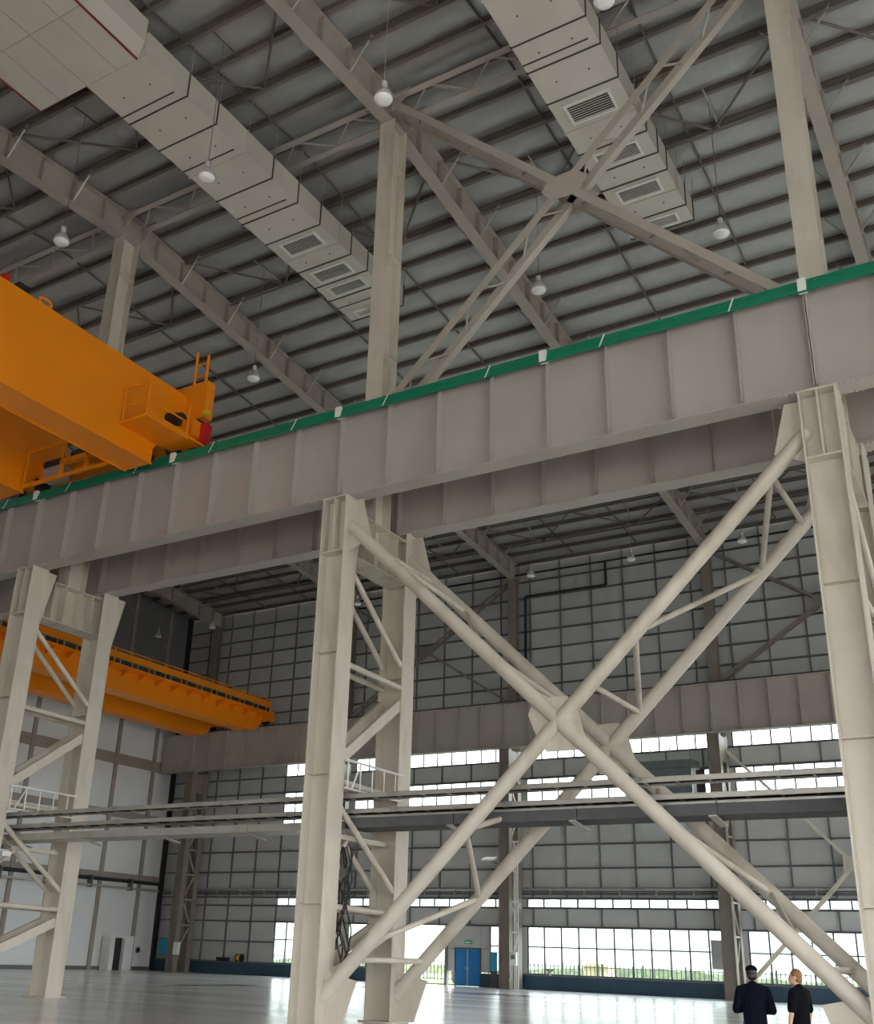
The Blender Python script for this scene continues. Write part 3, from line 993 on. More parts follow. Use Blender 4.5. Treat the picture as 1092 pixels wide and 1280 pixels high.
M['redseam'] = mat('red_seam_paint', (0.22, 0.03, 0.02), 0.6, 0, 0.2, 3)
dz = 28.6
make_duct('pale rectangular air duct with a wide plenum between two roof girders', -24.1, -21.4, dz, 1.0,
          [17.0, 19.0, 20.48, 22.11, 23.63, 25.2, 26.68, 28.0, 28.85, 30.1, 31.2, 32.2, 33.0], (27.3, 29.5, 30.7, 32.6), (-26.4, -21.75, 5.0, 17.0, 1.55))
make_duct('pale rectangular air duct passing behind the lattice cross brace', -10.95, -8.45, dz, 1.0,
          [14.0, 16.2, 18.4, 20.6, 22.6, 23.8, 25.35, 26.9, 28.1, 29.3, 30.3, 31.5, 32.5, 33.5], (26.0, 28.7, 31.0, 33.0))

# ================================================================ HIGH BAY LAMPS
LZ = 25.0


def make_lamp():
    r = empty('high_bay_lamp', (0, 0, 0))
    build('reflector', MB().lathe([(.10, .40), (.13, .34), (.18, .28), (.27, .13), (.29, .05), (.29, .0)], 20), 'lamp', r, True)
    build('lamp_cover', MB().lathe([(.275, 0), (.24, -.06), (.14, -.10), (.05, -.115)], 20), 'lamp_glass', r, True)
    build('driver_housing', MB().lathe([(.09, .42), (.10, .44), (.10, .62), (.06, .66)], 12), 'lamp', r, True)
    return r


def bar_to_purlins(y):
    i = math.floor((y - YU) / PS)
    return YU + PS * i, YU + PS * (i + 1)


lp = make_lamp()
spots = [(XK(0) + S / 4, 19.4), (XK(-1) + 3 * S / 4, 19.4), (XK(-1) + S / 4, 19.4), (XK(0) + 3 * S / 4, 19.4),
         (XK(-1) + S / 4, 30.2), (XK(0) + S / 4, 30.2), (XK(0) + 3 * S / 4, 30.2), (XK(-1) + 3 * S / 4, 30.2),
         (XK(-1) + S / 4, 58.7), (XK(-1) + 3 * S / 4, 58.7), (XK(0) + S / 4, 58.7), (XK(-2) + 3 * S / 4, 58.7), (XK(-2) + S / 4, 58.7), (XE + 1.3, 58.7), (XK(-3) + S / 4, 58.7)]
for i, (x, y) in enumerate(spots):
    l_ = lp if i == 0 else copy_tree(lp)
    l_.location = (x, y, LZ)
    place = ['beside the head of the middle roof column', 'below the duct with the wide plenum', 'between the plenum duct and the near orange crane', 'beside the plain duct ahead of the lattice brace',
             'between the near crane ladder and the plenum duct', 'behind the foot of the lattice cross brace', 'past the end of the plain duct', 'behind the middle roof column',
             'by the far wall beside the sprinkler riser', 'by the far wall beside the sprinkler pipe drop', 'by the far wall past the sprinkler pipe', 'by the far wall left of the sprinkler riser',
             'by the far wall past the far crane tip', 'high in the corner by the end wall', 'above the far orange crane near the far wall'][i]
    tag(l_, 'white bowl shaped high bay lamp hanging ' + place, 'lamp', 'high bay lamps')
    p0, p1 = bar_to_purlins(y)
    build('suspension_rod', MB().tube((0, 0, .6), (0, 0, zroof(y) + GD - LZ), .014, 6), 'roofsteel', l_)
    build('hanger_bar', MB().bar((0, p0 - y, zroof(p0) + GD - .03 - LZ), (0, p1 - y, zroof(p1) + GD - .03 - LZ), .05, .05), 'roofsteel', l_)

# ================================================================ NEAR ORANGE CRANE
cr1 = empty('overhead_crane', (-27.5, 5, 17.4), 'near orange double box girder overhead crane with end platform and ladder', 'overhead crane')
o_ = Vector((-27.5, 5, 17.4))


def W(*p):
    return Vector(p) - o_


def wbox(x0, x1, y0, y1, z0, z1):
    return MB().box(x0 - o_.x, x1 - o_.x, y0 - o_.y, y1 - o_.y, z0 - o_.z, z1 - o_.z)


prof = [(-13.0, 16.8), (22.3, 16.8), (22.3, 17.35), (22.75, 17.95), (23.9, 18.35), (23.9, 20.0), (-13.0, 20.2)]
for nm, xa, xb, dzz in (('box_girder', -25.45, -24.3, 0), ('box_girder', -31.9, -30.75, .25)):
    bgd = build(nm, MB().prism([W(xa, y, z_ + (dzz if z_ < 17 else 0)) for y, z_ in prof], (xb - xa, 0, 0)), 'crane', cr1)
    for xx in (xa - .06, xb):
        build('flange_lip', wbox(xx, xx + .06, -13, 22.3, 16.8 + dzz - .04, 16.8 + dzz), 'crane', bgd)
    build('trolley_rail', wbox((xa + xb) / 2 - .05, (xa + xb) / 2 + .05, -13, 23.6, 20.15, 20.3), 'darkmetal', bgd)
# end truck on the rail
et = build('end_truck', MB().prism([W(x, YF - .3, z_) for x, z_ in ((-33.0, 17.95), (-32.4, 17.75), (-23.6, 17.75), (-23.2, 17.95), (-23.2, 18.55), (-33.0, 18.55))], (0, .6, 0)), 'crane', cr1)
wr = .36
for x in (-32.3, -30.9, -25.6, -24.2):
    whl = build('wheel', MB().tube(W(x, YF - .11, ZT + GH + .14 + wr), W(x, YF + .11, ZT + GH + .14 + wr), wr, 20), 'darkmetal', cr1, True)
    build('axle_cap', MB().tube(W(x, YF - .34, ZT + GH + .14 + wr), W(x, YF - .11, ZT + GH + .14 + wr), .13, 12), 'black', whl, True)
build('drive_motor', MB().tube(W(-28.4, YF - .75, 18.1), W(-27.2, YF - .75, 18.1), .22, 14), 'darkmetal', cr1, True)
build('gear_box', wbox(-27.2, -26.6, YF - .95, YF - .3, 17.8, 18.4), 'black', cr1)
build('drive_motor', MB().tube(W(-29.9, YF - .7, 18.0), W(-29.0, YF - .7, 18.0), .2, 14), 'black', cr1, True)
build('control_box', wbox(-29.7, -28.7, YF - 1.0, YF - .6, 17.25, 17.75), 'pipe', cr1)
# service gantry between the girders, hung below the truck
sg = build('service_gantry_frame', wbox(-30.6, -25.5, YF - 1.15, YF - 1.05, 17.12, 17.24), 'crane', cr1)
for x in (-30.55, -28.6, -27.3, -25.6):
    build('gantry_post', wbox(x - .05, x + .05, YF - 1.14, YF - 1.04, 17.24, 18.55), 'crane', sg)
build('gantry_rail', wbox(-30.6, -25.5, YF - 1.13, YF - 1.05, 18.5, 18.6), 'crane', sg)
build('gantry_bracket', wbox(-28.7, -27.2, YF - 1.14, YF - .9, 17.7, 17.85), 'crane', sg)
# side inspection platform
pf = build('platform_floor', wbox(-24.3, -23.06, 20.7, 22.65, 17.56, 17.64), 'crane', cr1)
build('platform_kerb', MB().prism([W(-23.1, 20.7, 17.64), W(-23.1, 22.65, 17.64), W(-23.1, 22.65, 17.78), W(-23.1, 20.7, 17.78)], (.04, 0, 0)), 'crane', pf)
for (x, y) in ((-23.1, 20.75), (-23.1, 22.6), (-24.2, 20.75)):
    build('rail_post', MB().tube(W(x, y, 17.6), W(x, y, 18.85), .035, 8), 'crane', pf, True)
for zz in (18.2, 18.85):
    build('hand_rail', MB().tube(W(-24.25, 20.75, zz), W(-23.1, 20.75, zz), .03, 8), 'crane', pf, True)
    build('hand_rail', MB().tube(W(-23.1, 20.75, zz), W(-23.1, 22.6, zz), .03, 8), 'crane', pf, True) if zz < 18.5 else None
build('platform_floor', wbox(-24.3, -23.0, 22.65, 23.4, 17.6, 17.68), 'crane', cr1)
# end panel, ladder and buffer
build('end_panel', wbox(-24.9, -23.35, 23.55, 23.95, 18.95, 20.4), 'crane', cr1)
ld = build('ladder_stile', MB().tube(W(-24.05, 23.6, 20.2), W(-24.05, 23.6, 21.75), .05, 8), 'crane', cr1, True)
build('ladder_stile', MB().tube(W(-23.5, 23.6, 20.0), W(-23.5, 23.6, 21.5), .05, 8), 'crane', cr1, True)
for zz in (20.7, 21.2):
    build('rung', MB().tube(W(-24.05, 23.6, zz), W(-23.5, 23.6, zz), .03, 8), 'crane', cr1, True)
bf = build('buffer', wbox(-23.3, -22.95, 23.3, 23.6, 17.75, 18.5), 'red', cr1, label='red rubber end buffer')
build('buffer_mount', wbox(-23.65, -23.3, 23.25, 23.65, 17.6, 18.7), 'black', cr1)
build('motor', MB().tube(W(-25.0, YF - .35, 18.9), W(-23.7, YF - .35, 18.6), .24, 12), 'black', cr1, True)
build('limit_switch', wbox(-23.28, -23.12, 23.4, 23.6, 18.95, 19.12), 'yellow', cr1)
# bits of the trolley seen over the top edge
build('trolley_buffer', wbox(-24.7, -24.5, 15.75, 15.95, 20.15, 20.4), 'red', cr1)
build('trolley_block', wbox(-24.7, -24.45, 16.25, 16.65, 20.15, 20.38), 'black', cr1)
rg_ = MB()
for i in range(14):
    a0, a1 = 2 * math.pi * i / 14, 2 * math.pi * (i + 1) / 14
    rg_.tube(W(-24.5, 17.3 + .24 * math.cos(a0), 20.25 + .13 * math.sin(a0)), W(-24.5, 17.3 + .24 * math.cos(a1), 20.25 + .13 * math.sin(a1)), .045, 6)
build('cable_ring', rg_, 'crane', cr1)

# ================================================================ FAR ORANGE CRANE
o_ = Vector((-53.5, 44, 17.6))
cr2 = empty('overhead_crane', o_, 'far orange overhead crane spanning the back bay with a walkway', 'overhead crane')


def girder_profile(y0, y1, zb, zt):
    pts = [(y0, zb + .9), (y0 + .5, zb + .3), (y0 + 1.3, zb), (y1 - 1.3, zb), (y1 - .8, zb + .08), (y1 - .4, zb + .3), (y1 - .1, zb + .75), (y1, zb + 1.1), (y1, zt), (y0, zt)]
    return pts


for xa, xb in ((-52.5, -51.15), (-57.6, -56.2)):
    g_ = build('box_girder', MB().prism([W(xa, y, z_) for y, z_ in girder_profile(27.2, 61.6, 17.05, 18.95)], (xb - xa, 0, 0)), 'crane', cr2)
    build('trolley_rail', wbox((xa + xb) / 2 - .05, (xa + xb) / 2 + .05, 27.2, 61.6, 18.95, 19.1), 'darkmetal', g_)
for y in (YR, Y2 + .25):
    zz = ZT + GH + .14 + (.2 if y > 40 else 0)
    build('end_truck', wbox(-58.2, -50.4, y - .3, y + .3, zz + .25, zz + 1.05), 'crane', cr2)
    for x in (-57.6, -56.3, -52.2, -51.0):
        build('wheel', MB().tube(W(x, y - .1, zz + .33), W(x, y + .1, zz + .33), .33, 16), 'darkmetal', cr2, True)
wk = build('walkway_floor', wbox(-51.15, -50.2, 28.0, 61.4, 18.42, 18.48), 'crane', cr2)
build('walkway_edge_beam', wbox(-50.26, -50.2, 28.0, 61.4, 18.82, 19.25), 'crane', wk)
build('festoon_cable', wbox(-50.34, -50.27, 28.0, 61.2, 18.52, 18.76), 'darkmetal', wk)
for i in range(22):
    y = 28.3 + i * 1.55
    build('walkway_bracket', MB().prism([W(-51.15, y, 18.42), W(-50.25, y, 18.42), W(-51.15, y, 17.95)], (0, .04, 0)), 'crane', wk)
    build('rail_post', wbox(-50.28, -50.2, y - .03, y + .03, 18.48, 19.45), 'crane', wk)
    build('festoon_clip', wbox(-50.36, -50.25, y + .5, y + .62, 18.5, 18.8), 'pipe', wk)
build('hand_rail', MB().tube(W(-50.24, 28.0, 19.45), W(-50.24, 61.4, 19.45), .035, 8), 'crane', wk, True)

# ================================================================ CABLE TRAYS AND PIPES
for k in (-2, -1, 0, 1):
    nm = {-2: 'left of the column under the orange crane', -1: 'spanning the bay by the white end wall', 0: 'running through the tubular cross brace', 1: 'past the column by the two people'}[k]
    for (yc, z0, w, tier) in ((24.25, 5.72, .55, 'upper'), (24.55, 5.34, .8, 'lower')):
        t = empty('cable_tray', (XK(k), yc, z0), ('slim %s cable tray ' % tier if tier == 'upper' else 'wide lower cable tray ') + nm, 'cable tray')
        for s_ in (-1, 1):
            build('side_rail', MB().channel((0, s_ * w / 2, 0), (S, s_ * w / 2, 0), .12, .05, .01), 'tray', t)
        rgm = MB().box(-.02, .02, -w / 2, w / 2, -.05, -.03).mesh('rung', 'tray')
        for i in range(18):
            obj('rung', rgm, t, (.3 + i * .76, 0, 0))
        build('tray_cable', MB().tube((0, -.1, 0), (S, -.1, 0), .04, 8), 'black', t, True)
        build('tray_cable', MB().tube((0, .08, .01), (S, .08, .01), .05, 8), 'black', t, True)
        for i in range(4):
            x = 1.7 + i * 3.4
            build('joint_plate', MB().box(x - .12, x + .12, -w / 2 - .04, -w / 2 - .028, -.07, .07), 'pipe', t)
for k in (-2, -1, 0, 1):
    nm = {-2: 'left of the column under the orange crane', -1: 'spanning the bay by the white end wall', 0: 'running through the tubular cross brace', 1: 'past the column by the two people'}[k]
    t = empty('cable_trunking', (XK(k), 24.95, 4.92), ('deep steel cable trunking, coloured dark as if backlit, ' if k >= 0 else 'flat pale grey steel cable trunking ') + nm, 'trunking')
    for i in range(4):
        x0, x1 = S * i / 4 + .01, S * (i + 1) / 4 - .01
        sec = build('trunking_section', MB().box(x0, x1, -.62, .5, 0, .30) if k >= 0 else MB().box(x0, x1, -.62, .5, 0, .17), 'tray_dark' if k >= 0 else 'tray', t)  # right-hand runs coloured dark in place of backlight shade
        build('lid_lip', MB().box(x0, x1, -.66, -.62, .26, .31) if k >= 0 else MB().box(x0, x1, -.66, -.62, -.02, .19), 'tray', sec)
        build('joint_bracket', MB().prism([(x1 - .2, -.62, 0), (x1 - .01, -.62, 0), (x1 - .01, .3, -.14), (x1 - .2, .3, -.14)], (0, 0, -.03)), 'tray', sec)
# cable-tray support arms and the short white handrails on the columns
for k in (-1, 0, 1):
    a = empty('tray_support', (XK(k), Y1 + B, 4.6), {-1: 'steel support arm for trays in the column under the orange crane', 0: 'steel support arm for trays in the column at the brace foot', 1: 'steel support arm for trays in the column by the people'}[k], 'bracket')
    build('arm', MB().box(-.08, .08, 0, D - B, 0, .13), 'column', a)
    build('prop', MB().bar((0, 0.02, -.7), (0, .9, 0), .08, .08), 'column', a)
    hr = empty('handrail', (XK(k) + .6, Y1 + .5, 5.85), {-1: 'short white handrail on the column under the orange crane', 0: 'short white handrail on the column at the brace foot', 1: 'short white handrail on the column by the people'}[k], 'handrail')
    build('top_rail', MB().tube((0, 0, .75), (0, 2.9, .75), .035, 8), 'white', hr, True)
    for y in (.1, .7, 1.3, 1.9, 2.5):
        build('baluster', MB().tube((0, y, 0), (0, y, .75), .022, 6), 'white', hr, True)
    build('stay', MB().tube((0, .3, 0), (0, .7, .75), .025, 6), 'white', hr, True)
    build('kick_rail', MB().tube((0, 0, 0), (0, 2.9, 0), .03, 8), 'white', hr, True)

# pipes along the far wall and end wall
for z_, r, m, lab in ((5.85, .11, 'pipe', 'grey service pipe along the far wall above the narrow window strip'), (5.58, .07, 'tray_dark', 'thin dark conduit along the far wall above the narrow window strip')):
    pp = empty('service_pipe', (XE + .5, YW - .23, z_), lab, 'pipe')
    build('pipe_run', MB().tube((0, 0, 0), (60, 0, 0), r, 10), m, pp, True)
    for i in range(26):
        build('pipe_bracket', MB().box(.8 + i * 2.28, .9 + i * 2.28, -.12, .12, -.14, .02), 'tray', pp)
pp = empty('service_pipe', (XE + .35, 30, 6.2), 'black pipe along the white end wall', 'pipe')
build('pipe_run', MB().tube((0, 0, 0), (0, 33, 0), .13, 10), 'black', pp, True)
build('pipe_run', MB().tube((0, 0, -.5), (0, 33, -.5), .09, 10), 'tray', pp, True)
for i in range(8):
    build('pipe_bracket', MB().box(-.3, .15, 2 + i * 4.0, 2.12 + i * 4.0, -.65, .2), 'girt', pp)
# black sprinkler pipe high on the far wall
sp = empty('sprinkler_pipe', (XK(-1) + .75, YW - .3, 17.9), 'black sprinkler pipe stepping up the far wall beside the roof column', 'pipe')
build('riser', MB().tube((0, 0, 0), (0, 0, 7.5), .09, 10), 'black', sp, True)
build('cross_run', MB().tube((0, 0, 7.5), (6.0, 0, 7.5), .09, 10), 'black', sp, True)
build('drop', MB().tube((6.0, 0, 7.5), (6.0, 0, 9.2), .09, 10), 'black', sp, True)
build('eaves_run', MB().tube((-14, 0, 9.2), (20, 0, 9.2), .07, 10), 'black', sp, True)

# ================================================================ FAR WALL EQUIPMENT
au = empty('air_handling_unit', (-20.1, 62.2, 10.3), 'large galvanised air handling unit hung in front of the high windows', 'air unit')
build('casing', MB().box(-2.2, 1.7, -.5, .8, 0, 2.3), 'unit', au)
build('top_cover', MB().box(-2.45, 1.8, -.6, .85, 2.3, 2.75), 'unit', au)
for i in range(4):
    build('casing_rib', MB().box(-2.2, 1.7, -.54, -.5, .35 + i * .42, .41 + i * .42), 'pipe', au)
build('side_post', MB().box(1.75, 1.95, -.5, -.3, -.3, 2.2), 'white', au)
build('black_opening', MB().box(1.95, 2.45, -.45, -.3, .6, 2.1), 'black', au)
for x in (-2.0, -.8, .4, 1.6):
    build('hanger', MB().box(x - .03, x + .03, -.3, -.24, 2.75, 3.7), 'pipe', au)
for x in (-1.9, 1.4):
    build('wall_bracket', MB().box(x - .05, x + .05, .7, YW - .1 - 62.2, -.15, -.02), 'girt', au)
build('drain_frame', MB().box(-2.2, 1.9, -.4, .7, -.16, 0), 'girt', au)

rs = empty('cable_riser', (XK(-1) + .62, Y2 + .2, 0), 'bundle of pale conduits climbing the far wall column right of the blue door', 'conduit')
for i in range(3):
    build('conduit', MB().path([(i * .12, 0, 0), (i * .12, 0, 8.6 - i * .25), (.6, 0, 8.6 - i * .25)], .035, 8), 'white', rs)
eb = empty('electrical_box', (XK(-1) + .5, Y2 - .02, 1.35), 'small white electrical box on the conduit column right of the blue door', 'electrical box')
build('box_body', MB().box(0, .42, -.2, 0, 0, .75), 'white', eb)
build('breaker_window', MB().box(.08, .34, -.21, -.2, .35, .6), 'girt', eb)
build('box_foot', MB().bar((.1, -.1, 0), (-.1, -.1, -.9), .05, .05), 'pipe', eb)
eb2 = empty('electrical_box', (XK(-3) + .45, Y2 - .02, 1.2), 'white electrical box on the corner column by the end wall', 'electrical box')
build('box_body', MB().box(0, .5, -.2, 0, 0, .85), 'white', eb2)
build('box_door', MB().box(.04, .46, -.215, -.2, .05, .8), 'white', eb2)
eb3 = empty('electrical_box', (XK(0) - .915, Y2 + .1, 1.55), 'grey electrical panel on the far column behind the two people', 'electrical box')
build('box_body', MB().box(0, .55, -.22, 0, 0, 1.5), 'pipe', eb3)
build('box_door', MB().box(.04, .51, -.235, -.22, .05, 1.45), 'pipe', eb3)
wbx = empty('white_cabinet', (XE + .12, 59.3, 0), 'white cabinet with an open black doorway against the end wall', 'cabinet')
build('cabinet_frame', MB().prism([(0, -1.15, 0), (0, -1.15, 2.35), (0, 1.1, 2.35), (0, 1.1, 0), (0, .2, 0), (0, .2, 2.2), (0, -.75, 2.2), (0, -.75, 0)], (.9, 0, 0)), 'white', wbx)
build('dark_interior', MB().box(.05, .6, -.75, .2, 0, 2.2), 'black', wbx)
fx = empty('wall_vent', (XE + .02, 61.9, 1.4), 'small round dark vent on the white end wall beside the cabinet', 'vent')
build('vent_ring', MB().tube((0, 0, 0), (.06, 0, 0), .22, 14), 'girt', fx, True)
build('vent_cap', MB().tube((.06, 0, 0), (.1, 0, 0), .14, 14), 'black', fx, True)
nb = empty('notice_board', (XE + .5, YW - .20, 1.1), 'cyan notice board above the dark dado in the corner', 'notice board')
build('board', MB().box(0, 1.0, 0, .05, 0, 1.2), 'cyan', nb)
build('board_frame', MB().box(-.04, 1.04, .05, .08, -.04, 1.24), 'frame', nb)
bn2 = empty('safety_sign', (-32.55, YW - .3, .95), 'tall cyan safety board in front of the slim window beside the blue door', 'sign')
build('board', MB().box(0, .42, 0, .05, 0, 1.1), 'cyan', bn2)
build('board_frame', MB().box(-.03, .45, .05, .08, -.95, 1.13), 'frame', bn2)
# things lying on the dado ledge
cc = empty('cable_coil', (-54.6, YW - .12, ZS - .02), 'black cable coil lying on the dado ledge', 'cable coil')
for j in range(3):
    mbc = MB()
    for i in range(16):
        a0, a1 = 2 * math.pi * i / 16, 2 * math.pi * (i + 1) / 16
        rr = .34 + .03 * j
        mbc.tube((rr * math.cos(a0) * 1.6, .1 * math.sin(a0) - .1, .06 + .09 * j), (rr * math.cos(a1) * 1.6, .1 * math.sin(a1) - .1, .06 + .09 * j), .05, 6)
    build('cable_turn', mbc, 'black', cc)
yb2 = empty('spool', (-53.2, YW - .24, ZS - .02), 'small yellow and black spool on the dado ledge', 'spool')
build('spool_drum', MB().tube((0, 0, .28), (.35, 0, .28), .2, 14), 'yellow', yb2, True)
build('spool_cheek', MB().tube((-.06, 0, .28), (0, 0, .28), .28, 14), 'black', yb2, True)
build('spool_cheek', MB().tube((.35, 0, .28), (.41, 0, .28), .28, 14), 'black', yb2, True)
pt = empty('potted_plant', (-28.55, YW - .24, ZS - .02), 'small dark green potted plant on the window sill', 'plant')
build('pot', MB().lathe([(.10, 0), (.14, .2)], 12), 'brown_post', pt, True)
for i in range(9):
    a = i * 2.4
    build('leaf', MB().prism([(0, 0, .18), (.28 * math.cos(a) - .06 * math.sin(a), .1 * math.sin(a) + .05 * math.cos(a), .36), (.4 * math.cos(a), .13 * math.sin(a), .3 + .03 * (i % 3)), (.28 * math.cos(a) + .06 * math.sin(a), .1 * math.sin(a) - .05 * math.cos(a), .36)], (0, 0, .012)), 'hedge', pt)
fd = empty('floodlight', (XK(-1) - .9, Y2 - .3, 7.35), 'white rectangular floodlight on an arm by the blue door column', 'lamp')
build('lamp_head', MB().prism([(-.45, -.2, .05), (.35, -.2, .05), (.45, .2, .22), (-.35, .2, .22)], (0, 0, .1)), 'white', fd)
build('lamp_arm', MB().bar((.1, .1, .05), (.6, .35, -.15), .06, .06), 'girt', fd)
fd2 = empty('floodlight', (XK(-1) + .25, Y1 + .75, 4.6), 'small white floodlight clamped inside the column under the orange crane', 'lamp')
build('lamp_head', MB().box(-.15, .2, 0, .35, -.25, -.1), 'white', fd2)
build('lamp_arm', MB().tube((-.15, .1, -.1), (-.05, .1, .6), .03, 8), 'pipe', fd2, True)
build('lamp_hood', MB().box(-.12, .18, .02, .33, .0, .1), 'girt', fd2)
hr2 = empty('hanging_cable', (XK(0) + .25, Y1 + B + .45, 3.6), 'dark tangle of hanging cable and a gauge inside the column at the brace foot', 'cable')
random.seed(3)
for i in range(7):
    pts = [(.25 * math.sin(i * 1.7) + .1 * math.sin(j * 1.3 + i), .18 * math.cos(i * 2.1) + .1 * math.cos(j + i), .8 - j * .42) for j in range(9)]
    build('cable', MB().path(pts, .022, 6), 'black', hr2)
build('gauge_dial', MB().tube((.1, -.2, .1), (.1, -.14, .1), .13, 14), 'girt', hr2, True)

# stains on the floor
random.seed(11)


def stain(cx, cy, lx, ly, n, label):
    mb = MB()
    pts = []
    for i in range(n):
        a = 2 * math.pi * i / n
        rr = .45 + .75 * random.random()
        pts.append((cx + lx * rr * math.cos(a), cy + ly * rr * math.sin(a), .002))
    mb.prism(pts, (0, 0, .003))
    o = build('floor_stain', mb, 'stain')
    tag(o, label, 'stain', kind='stuff')


stain(-38.0, 44.0, .9, 3.6, 22, 'long dark wet streak on the floor near the corner column')
stain(-34.0, 52.5, 2.2, .9, 20, 'dark wet patch on the floor in front of the gateway')
stain(-26.5, 52.0, 3.2, 1.0, 22, 'dark wet patch on the floor in front of the blue door column')
stain(-20.5, 46.0, 1.6, .35, 18, 'thin dark wet streak on the floor under the cross brace')

# ================================================================ OUTSIDE
gr = build('lawn', MB().box(-400, 300, YW + 5.6, 500, -.35, -.05), 'grass')
tag(gr, 'green lawn beyond the far windows', 'lawn', kind='stuff')
ap = build('concrete_apron', MB().box(-400, 300, -300, YW + 5.6, -.6, -.31), 'concrete')
ap['kind'] = 'structure'
ap['label'] = 'pale concrete apron outside the far wall'
fc = empty('picket_fence', (-66, YW + 8.5, 0), 'grey metal picket fence outside the far windows', 'fence')
pk = MB().box(-.028, .028, -.015, .015, .1, 1.5).mesh('picket', 'fence')
for i in range(232):
    obj('picket', pk, fc, (i * .30, 0, 0))
for z_ in (.2, 1.35):
    build('fence_rail', MB().box(0, 69.6, -.02, .02, z_ - .025, z_ + .025), 'fence', fc)
ps = MB().box(-.05, .05, -.05, .05, -.05, 1.6).mesh('fence_post', 'fence')
for i in range(25):
    obj('fence_post', ps, fc, (i * 2.88, 0, 0))
bp_ = empty('blue_pole', (-20.0, YW + 4.6, 0), 'thin blue pole standing outside the glazed bay', 'pole')
M['bluepole'] = mat('blue_pole_paint', (0.03, 0.06, 0.50), 0.4)
build('pole_shaft', MB().tube((0, 0, 0), (0, 0, 6.0), .06, 10), 'bluepole', bp_, True)
build('pole_base', MB().box(-.2, .2, -.2, .2, -.02, .9), 'bluepole', bp_)
ht = empty('gate_hut', (-33.0, YW + 16, 0), 'small cream gate hut beyond the fence', 'hut')
build('hut_wall', MB().box(0, 1.8, 0, 1.8, -.05, 1.35), 'cream', ht)
build('hut_roof', MB().prism([(-.15, -.15, 1.35), (1.95, -.15, 1.35), (1.6, -.15, 1.62), (.2, -.15, 1.62)], (0, 2.1, 0)), 'cream', ht)
random.seed(5)
hv, hf_ = [], []
nx, ny = 140, 4
for i in range(nx + 1):
    for j in range(ny + 1):
        x = -150 + i * 1.7
        z_ = (0 if j in (0, ny) else 0.7 + .4 * random.random() + .3 * math.sin(i * .31))
        hv.append((x + random.uniform(-.3, .3), YW + 42 + j * .8 + random.uniform(-.2, .2), z_ - .05))
for i in range(nx):
    for j in range(ny):
        a = i * (ny + 1) + j
        hf_.append((a, a + 1, a + ny + 2, a + ny + 1))
hd = build('hedge', MB().add(hv, hf_), 'hedge')
tag(hd, 'low clipped hedge beyond the fence', 'hedge', kind='stuff')
bd = empty('office_building', (-150, YW + 90, 0), 'long pale office building seen through the narrow window strip', 'building')
build('facade', MB().box(0, 160, 0, 15, -.05, 12.0), 'render', bd)
build('parapet', MB().box(-.3, 160.3, -.3, 15.3, 12.0, 12.8), 'render', bd)
wm = MB().box(0, 1.7, -.06, .1, 0, 1.3).mesh('building_window', 'bglass')
for zz in (6.6, 9.6):
    for i in range(52):
        obj('building_window', wm, bd, (1.5 + i * 3.0, 0, zz))

# ================================================================ PEOPLE
def remeshed(mb, name, m, voxel, smooth_it=4):
    me = bpy.data.meshes.new(name + '_src')
    me.from_pydata(mb.v, [], mb.f)
    o = bpy.data.objects.new(name + '_src', me)
    col.objects.link(o)
    md = o.modifiers.new('r', 'REMESH')
    md.mode = 'VOXEL'
    md.voxel_size = voxel
    sm = o.modifiers.new('s', 'SMOOTH')
    sm.iterations = smooth_it
    sm.factor = .5
    dg = bpy.context.evaluated_depsgraph_get()
    out = bpy.data.meshes.new_from_object(o.evaluated_get(dg))
    out.name = name
    out.materials.clear()
    out.materials.append(M[m])
    for p in out.polygons:
        p.use_smooth = True
    bpy.data.objects.remove(o)
    return out


def ell(mb, c, r, n=14):
    vs, fs = [], []
    for j in range(n + 1):
        t = math.pi * j / n
        for i in range(n):
            a = 2 * math.pi * i / n
            vs.append((c[0] + r[0] * math.sin(t) * math.cos(a), c[1] + r[1] * math.sin(t) * math.sin(a), c[2] + r[2] * math.cos(t)))
    for j in range(n):
        for i in range(n):
            fs.append((j * n + i, (j + 1) * n + i, (j + 1) * n + (i + 1) % n, j * n + (i + 1) % n))
    mb.add(vs, fs)


def cap(mb, p, q, r0, r1, k=7, sq=(1, 1)):
    p, q = Vector(p), Vector(q)
    for i in range(k + 1):
        t = i / k
        c = p.lerp(q, t)
        r = r0 + (r1 - r0) * t
        ell(mb, c, (r * sq[0], r * sq[1], max(r, (q - p).length / k)), 10)


def hand(mb, w, d, palm_n, s=1.0):
    """w wrist, d direction of the fingers, palm_n palm normal"""
    w, d, n = Vector(w), Vector(d).normalized(), Vector(palm_n).normalized()
    side = d.cross(n).normalized()
    for t in (-.028, -.009, .010, .029):
        cap(mb, w + side * t * .8, w + d * .085 + side * t, .016, .014, 4)
    for t, L in ((-.030, .068), (-.010, .082), (.011, .076), (.031, .058)):
        a = w + d * .088 + side * t
        b = a + (d * .8 + n * .35).normalized() * L * .55
        c = b + (d * .45 + n * .9).normalized() * L * .45
        cap(mb, a, b, .0105, .0095, 4)
        cap(mb, b, c, .0095, .008, 4)
    a = w + d * .03 - side * .03
    b = a + (d * .7 - side * .6 + n * .4).normalized() * .045
    c = b + (d * .9 + n * .5).normalized() * .035
    cap(mb, a, b, .014, .011, 4)
    cap(mb, b, c, .011, .009, 4)


